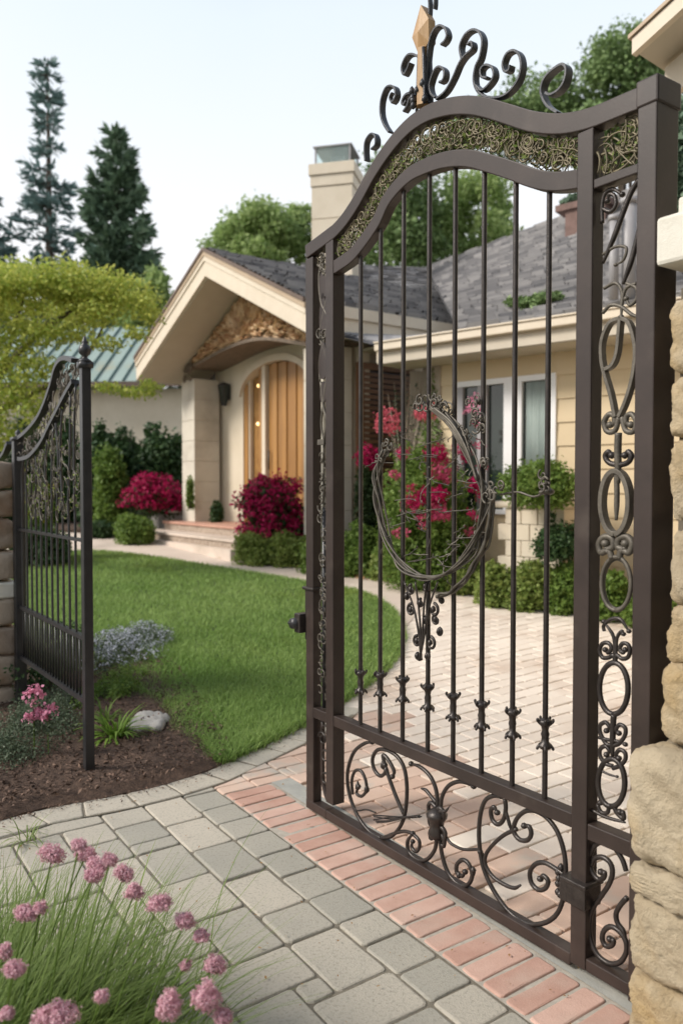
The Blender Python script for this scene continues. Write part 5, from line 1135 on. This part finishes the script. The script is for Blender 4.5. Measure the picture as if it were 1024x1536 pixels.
# slim conical cypress
cy = at(650, 575, 10.9); t = thing('cypress', (cy[0], 10.9, float(H(10.9))), 'slim pointed green cypress rising behind the ring against the taupe wall', 'tree')
foliage('crown', M['l_shrub'], [(cy[0], 10.9, wz(545+k*22, 10.9), .035+.03*k, .035+.03*k, .16) for k in range(7)], 1500, .07, t, aspect=.3, up=1.5); stems('stem', (cy[0], 10.9, .3), [(cy[0], 10.9, wz(560, 10.9))], .02, M['bark'], t)
# small leafy tree over a pale pedestal planter
bush(808, 722, 8.9, 66, 56, 'round leafy shrub in the pale stone planter below the window', 'l_shrub', 6000, .05, 16, 83, frac=.42, sit=1.45)
bush(842, 806, 8.8, 46, 46, 'dark trailing shrub spilling over the right side of the pale planter', 'l_hedge', 3200, .05, 10, 84, sit=.9)
pp = at(795, 745, 9.3); t = thing('stone_planter', (pp[0], pp[1], float(H(9.3))), 'pale stone block planter with a rounded rim under the leafy shrub', 'planter')
PPl = Plane((pp[0], pp[1], 0), e1, n1); ztp = wz(752, 9.3)
zs_ = np.linspace(.2, ztp-.08, 7); mb = MB()
for i in range(6):
    for k in range(4): 
        a_ = -.42+.21*k+(.1 if i % 2 else 0); mb.pbox(PPl, max(a_, -.42), min(a_+.2, .42), zs_[i]+.003, zs_[i+1]-.003, -.62, random.uniform(-.004, .006))
bev(mb.build('block_wall', M['stucco'], t), w=.006); mb = MB(); mb.pbox(PPl, -.47, .47, ztp-.08, ztp, -.65, .05); bev(mb.build('rim', M['stucco'], t), w=.03)
mb = MB(); mb.pbox(PPl, -.38, .38, ztp+.001, ztp+.02, -.6, .0); mb.build('soil', M['soil'], t)
bush(800, 452, 9.9, 52, 20, 'green creeper patch lying on the slate roof above the gutter', 'l_pine', 2400, .07, 9, 85, name='creeper', cat='creeper', solid=False, roof=True)
# bare branching shrub by the taupe wall
t = thing('bare_shrub', at(600, 700, 11.2)*np.array([1, 1, 0])+EZ*.3, 'bare twiggy shrub before the taupe wall under the gutter corner', 'shrub'); rs = random.Random(6)
b_ = at(605, 720, 11.2); stems('twig', (b_[0], b_[1], .4), [at(605+rs.uniform(-25, 55), rs.uniform(545, 680), 11.2+rs.uniform(-.2, .2)) for _ in range(26)], .014, M['stone_far'], t)
foliage('foliage', M['l_grey'], [tuple(at(610, 640, 11.2))+(.3, .15, .5)], 350, .05, t)
# ------------------------------------------------------------------ garden at the left
def ground_plant(name, label, cat, px, py, rx, ry, n, size, mt, fl=None, k=10, seed=0, hgt=.12, aspect=.5):
    c = G(px, py); Y = c[1]; bl = []; rs = np.random.default_rng(seed); a_ = S(rx, Y); d_ = Y*Y/1920*ry
    for _ in range(k):
        q = rs.random()**.5*.85; th = rs.random()*6.28; bl.append((c[0]+a_*q*math.cos(th), Y+d_*q*math.sin(th), float(H(Y))+hgt*rs.uniform(.3, .9), a_*.32, d_*.32, hgt*.55))
    return shrub(name, label, cat, bl, n, size, M[mt], fl=fl, base=float(H(Y)), stem_r=.004, aspect=aspect)
ground_plant('white_flower_mound', 'mound of small white flowers with grey green leaves on the lawn edge', 'ground cover', 195, 985, 66, 32, 6500, .02, 'l_grey', fl=(M['f_white'], 1500, .02, 3), k=16, seed=1, hgt=.16)
ground_plant('low_green_plant', 'low olive green plants between the white flowers and the daylily', 'plant', 172, 1040, 45, 34, 3800, .024, 'l_shrub', k=12, seed=2, hgt=.11)
ground_plant('grey_green_plant', 'spreading grey green plant on the mulch at the left edge', 'plant', 30, 1125, 85, 50, 11000, .016, 'l_grey', k=22, seed=3, hgt=.15)
ground_plant('grey_green_plant', 'grey green plant behind the pink blooms at the foot of the black gate', 'plant', 70, 1085, 42, 26, 4500, .016, 'l_grey', k=12, seed=4, hgt=.14)
ground_plant('dark_green_plant', 'dark green plant seen through the lower bars of the black gate', 'plant', 75, 1020, 48, 40, 4500, .03, 'l_hedge', k=12, seed=5, hgt=.35)
for (x, y, lab) in ((51, 1043, 'single bright pink bloom nearest the foot of the black gate'), (50, 1069, 'smaller pink bloom, lower left of the three'), (71, 1067, 'pink double bloom, lower right of the three')):
    p = at(x, y, 4.55); t = thing('pink_flower', (p[0], p[1], .05), lab, 'flower'); flowers('petal', M['f_pink'], [(*p, .035, .035, .028)], 26, .028, t, top=-1); stems('stem', (p[0], p[1], .03), [p], .003, M['l_shrub'], t); foliage('leaf', M['l_grey'], [(p[0], p[1], p[2]-.08, .04, .04, .06)], 60, .03, t)
# daylily clump of arching straps
def strap_clump(name, label, cat, c, n, L_, w, mt, seed, spread=1., up=1.):
    rs = np.random.default_rng(seed); t = thing(name, (c[0], c[1], c[2]), label, cat); V = []; A = []
    for i in range(n):
        th = rs.random()*6.283; el = rs.uniform(.5, 1.4)*up; l = L_*rs.uniform(.6, 1.1); d = np.array([math.cos(th)*spread, math.sin(th)*spread, 0]); s_ = np.array([-math.sin(th), math.cos(th), 0]); p = np.array(c)+d*rs.random()*.03+s_*rs.normal()*.02; prev = None; dirn = d*math.cos(el)+EZ*math.sin(el); a_ = rs.random(); ns = 7
        for k in range(ns+1):
            ww_ = w*(1-.15*k/ns)*math.sin(math.pi*min(.97, .25+.75*k/ns))**.6; cur = (p-s_*ww_/2, p+EZ*0-np.cross(dirn, s_)*ww_*.0, p+s_*ww_/2)
            if prev is not None: V += [prev[0], prev[2], cur[2], cur[0]]; A.append(a_)
            prev = cur; p = p+dirn*l/ns; dirn = dirn-EZ*.26*rs.uniform(.6, 1.3); dirn /= np.linalg.norm(dirn)
    fast_mesh('strap_leaf', np.array(V), 4, M[mt], t, np.array(A)); return t
c = G(172, 1118); strap_clump('daylily', 'bright green strap leaved daylily clump beside the garden rock', 'plant', (c[0], c[1], .03), 90, .27, .018, 'l_hosta', 3)
c = G(160, 1092); strap_clump('daylily', 'smaller strap leaved clump just behind the bright green daylily', 'plant', (c[0], c[1], .03), 45, .22, .012, 'l_shrub', 4)
c = G(222, 1100); t = thing('garden_rock', (c[0], c[1], 0), 'flat pale grey rock half sunk at the lawn corner', 'rock')
mb = MB(); rough_block(mb, Plane((c[0], c[1], 0), np.array([1., 0, 0]), np.array([0, -1., 0])), -.13, .10, -.05, .085, -.2, .1, 7, amp=.022, n=16); rk = mb.build('stone', M['rock'], t, True)
for i, (x, y) in enumerate(((55, 1134), (160, 1133), (36, 1172))):
    c = G(x, y)
# ------------------------------------------------------------------ sea thrift clump in the left foreground
tc0 = np.array([-.97, 2.02, 0]); th = thing('thrift_clump', tuple(tc0), 'big clump of grassy leaves at the lower left corner', 'plant')
P = np.column_stack([R.normal(size=6500)*.26-1.02, R.normal(size=6500)*.20+1.98]); P = P[(P[:, 0] < -.40-.0*P[:, 1])]; n = len(P)
def arch_blades(name, P, L_, w, mt, parent, lean=.9, outc=None, ns=5):
    n = len(P); l = L_*(.55+.6*R.random(n)); thv = R.random(n)*6.283; d = np.stack([np.cos(thv), np.sin(thv), 0*thv], 1)
    if outc is not None: o_ = P-outc; d[:, :2] = d[:, :2]*.6+o_*3.0; d /= np.linalg.norm(d, axis=1)[:, None]
    s_ = np.stack([-d[:, 1], d[:, 0], 0*thv], 1); ln = lean*(.3+.9*R.random(n)); V = []; prev = None
    for k in range(ns+1):
        q = k/ns; c = np.column_stack([P, np.zeros(n)])+d*(ln*l*q**1.8*.75)[:, None]+EZ*(l*(q-.28*ln*q**2.2))[:, None]; ww_ = (w*(1-.9*q**2))
        cur = (c-s_*ww_/2, c+s_*ww_/2)
        if prev is not None: V.append(np.stack([prev[0], prev[1], cur[1], cur[0]], 1))
        prev = cur
    V = np.concatenate(V).reshape(-1, 3); return fast_mesh(name, V, 4, M[mt], parent, np.tile(R.random(n), ns))
arch_blades('grassy_leaf', P, .46, .0042, 'l_blade', th, 1.0, np.array([-1.02, 1.95]))
P2 = P[R.integers(0, n, 900)]; arch_blades('broad_leaf', P2, .40, .010, 'l_blade', th, 1.1, np.array([-1.0, 1.95]))
foliage('low_foliage', M['l_shrub'], [(-1.0+R.normal()*.2, 1.85+R.normal()*.12, .1, .16, .14, .12) for _ in range(14)], 5200, .022, th)
heads = [(78, 1281, 23, 17), (128, 1282, 18, 11), (146, 1298, 18, 14), (140, 1314, 16, 10), (186, 1310, 15, 15), (201, 1337, 15, 12), (238, 1354, 20, 13), (277, 1381, 16, 14), (302, 1404, 12, 9), (40, 1370, 20, 12), (323, 1447, 18, 16), (8, 1428, 9, 14), (22, 1454, 18, 11), (310, 1495, 26, 30), (253, 1508, 22, 26), (83, 1522, 42, 16), (152, 1495, 9, 8), (118, 1268, 12, 8), (10, 1520, 9, 8), (165, 1290, 10, 8), (60, 1362, 8, 8), (278, 1448, 6, 5), (335, 1525, 14, 14)]
for i, (x, y, rx, ry) in enumerate(heads):
    Yh = {0: 2.25, 1: 2.3, 2: 2.2, 3: 2.15, 4: 2.15, 5: 2.1}.get(i, 1.95 if y < 1450 else 1.75); p = at(x, y, Yh); rr = S(rx, Yh); r2 = S(ry, Yh)
    where = ['far left, topmost', 'second along the top', 'third along the top', 'low under the third', 'fourth along the top edge', 'just below the fourth', 'in the middle of the slanting row', 'at the right of the slanting row', 'small, last of the slanting row', 'alone among the leaves at left', 'lowest right, over the pavers', 'pale, touching the left edge', 'beside the left edge, lower', 'tall double, bottom right of the clump', 'round pale, at the bottom beside the double one', 'widest, cut by the bottom edge', 'tiny, low among the leaves', 'small, tucked at the top', 'tiny, in the bottom left corner', 'small, between the second and third', 'tiny, beside the lone left one', 'tiny bud near the pavers', 'low, at the bottom right'][i]
    t = thing('thrift_flower', (p[0]*.75-.25, p[1]*.6+.75, 0), 'pink thrift flower head '+where, 'flower', 'thrift flower heads in the foreground clump')
    flowers('petal', M['f_thrift'], [(*p, rr*.6, rr*.6, r2*.6), (p[0]+rr*.35, p[1], p[2]-r2*.25, rr*.45, rr*.45, r2*.45), (p[0]-rr*.45, p[1], p[2]-r2*random.uniform(-.3, .5), rr*.35, rr*.35, r2*.4), (p[0]+rr*random.uniform(-.6, .6), p[1], p[2]+r2*.4, rr*.25, rr*.3, r2*.4)], int(150+rx*9), .0068, t, petals=5, top=-1)
    mb = MB(); b_ = np.array([p[0]*.7-.33+R.normal()*.03, p[1]*.6+.75, 0]); c = cr([b_, (b_*.45+p*.55)+EZ*.05, p-EZ*r2*.3], 6); mb.tube(c, .0022, 5); mb.build('stem', M['l_shrub'], t, True)
    foliage('calyx', M['l_azalea'], [(p[0], p[1], p[2]-r2*.4, rr*.35, rr*.35, r2*.3)], 30, .012, t)
# few loose weeds at the bed corner
c = G(40, 1262); strap_clump('grass_tuft', 'thin tuft of grass at the corner of the mulch and pavers', 'plant', (c[0], c[1], 0), 22, .16, .006, 'l_blade', 9)

for i, (x_, y_, lab) in enumerate(((5.2, -2.5, 'tall evergreen added out of view at the right to shade the gate posts'), (5.6, .6, 'tall evergreen added out of view nearest the right stone pillar to shade the gate posts'), (1.8, -5.5, 'tall evergreen added out of view behind the forecourt to shade the gate posts'))):  # unseen trees, added to block sky light from the posts' right faces
    t = thing('evergreen_tree', (x_, y_, 0), lab, 'tree'); foliage('crown', M['l_fir'], [(x_, y_, 2.2+k*1.1, 1.7-.1*k, 1.7-.1*k, 1.) for k in range(7)], 9000, .3, t, shell=.8); mb = MB(); mb.tube([(x_, y_, -.1), (x_, y_, 8)], [.2, .05], 8); mb.build('trunk', M['bark'], t)
hg = thing('shade_hedge', (3.6, .2, 0), 'unseen tall evergreen hedge added right of the forecourt to darken the post sides', 'hedge')  # unseen hedge, added to keep light off the posts' right faces
foliage('foliage', M['l_hedge'], [(3.2+.25*math.sin(k), -3.5+k*.75, z, .6, .6, .7) for k in range(8) for z in (.5, 1.4, 2.3, 3.2)], 30000, .16, hg, shell=.7)
stems('stem', (3.2, -1, 0), [(3.2, -3.2+k*.8, 3.2) for k in range(7)], .06, M['bark'], hg)
# ------------------------------------------------------------------ light, air, camera
W = bpy.data.worlds.new('World'); scene.world = W; W.use_nodes = True; N = W.node_tree.nodes; L = W.node_tree.links; N.clear()
EL, AZ = math.radians(38), math.radians(-102)   # sun high on the left, slightly behind the camera
sk = N.new('ShaderNodeTexSky'); sk.sky_type = 'NISHITA'; sk.sun_disc = False; sk.sun_elevation = EL; sk.sun_rotation = AZ; sk.air_density = 1.0; sk.dust_density = 4.; sk.ozone_density = 1.2
b1 = N.new('ShaderNodeBackground'); b1.inputs[1].default_value = .08; L.new(sk.outputs[0], b1.inputs[0])
tc = N.new('ShaderNodeTexCoord'); sx = N.new('ShaderNodeSeparateXYZ'); L.new(tc.outputs['Generated'], sx.inputs[0]); nz = N.new('ShaderNodeTexNoise'); nz.inputs['Scale'].default_value = 1.6; nz.inputs['Detail'].default_value = 5; L.new(tc.outputs['Generated'], nz.inputs['Vector'])
ad = N.new('ShaderNodeMath'); ad.operation = 'MULTIPLY_ADD'; ad.inputs[1].default_value = .18; L.new(nz.outputs[0], ad.inputs[0]); L.new(sx.outputs[2], ad.inputs[2])
cr_ = N.new('ShaderNodeValToRGB'); L.new(ad.outputs[0], cr_.inputs[0]); e = cr_.color_ramp.elements; e[0].position = .34; e[0].color = (1.06, 1.05, 1.05, 1); e[1].position = .62; e[1].color = (.84, .925, 1.0, 1); e2_ = e.new(.95); e2_.color = (.34, .42, .55, 1)
b2 = N.new('ShaderNodeBackground'); b2.inputs[1].default_value = .88; L.new(cr_.outputs[0], b2.inputs[0])
mx = N.new('ShaderNodeMixShader'); mx.inputs[0].default_value = .85; L.new(b1.outputs[0], mx.inputs[1]); L.new(b2.outputs[0], mx.inputs[2])
out = N.new('ShaderNodeOutputWorld'); L.new(mx.outputs[0], out.inputs[0])
sl = bpy.data.lights.new('sun', 'SUN'); sl.energy = 2.9; sl.angle = math.radians(16); sl.color = (1, .93, .84); so = bpy.data.objects.new('sun', sl); COL.objects.link(so)
sd = Vector((math.cos(EL)*math.sin(AZ), math.cos(EL)*math.cos(AZ), math.sin(EL))); so.rotation_euler = sd.to_track_quat('Z', 'Y').to_euler(); so.location = (0, 0, 12)
cd = bpy.data.cameras.new('camera'); co = bpy.data.objects.new('camera', cd); COL.objects.link(co); scene.camera = co
cd.sensor_fit = 'HORIZONTAL'; cd.sensor_width = 24; cd.lens = 24*f/1024; cd.clip_start = .05; cd.clip_end = 900
co.location = (0, 0, 1.6); co.rotation_euler = (math.pi/2-pit, 0, 0)
cd.dof.use_dof = True; cd.dof.focus_distance = 3.1; cd.dof.aperture_fstop = 2.2
vs = scene.view_settings; vs.view_transform = 'Standard'; vs.look = 'None'; vs.exposure = .42; vs.gamma = 1
scene.cycles.max_bounces = 6; scene.cycles.transparent_max_bounces = 8
try: scene.cycles.use_denoising = True
except Exception: pass
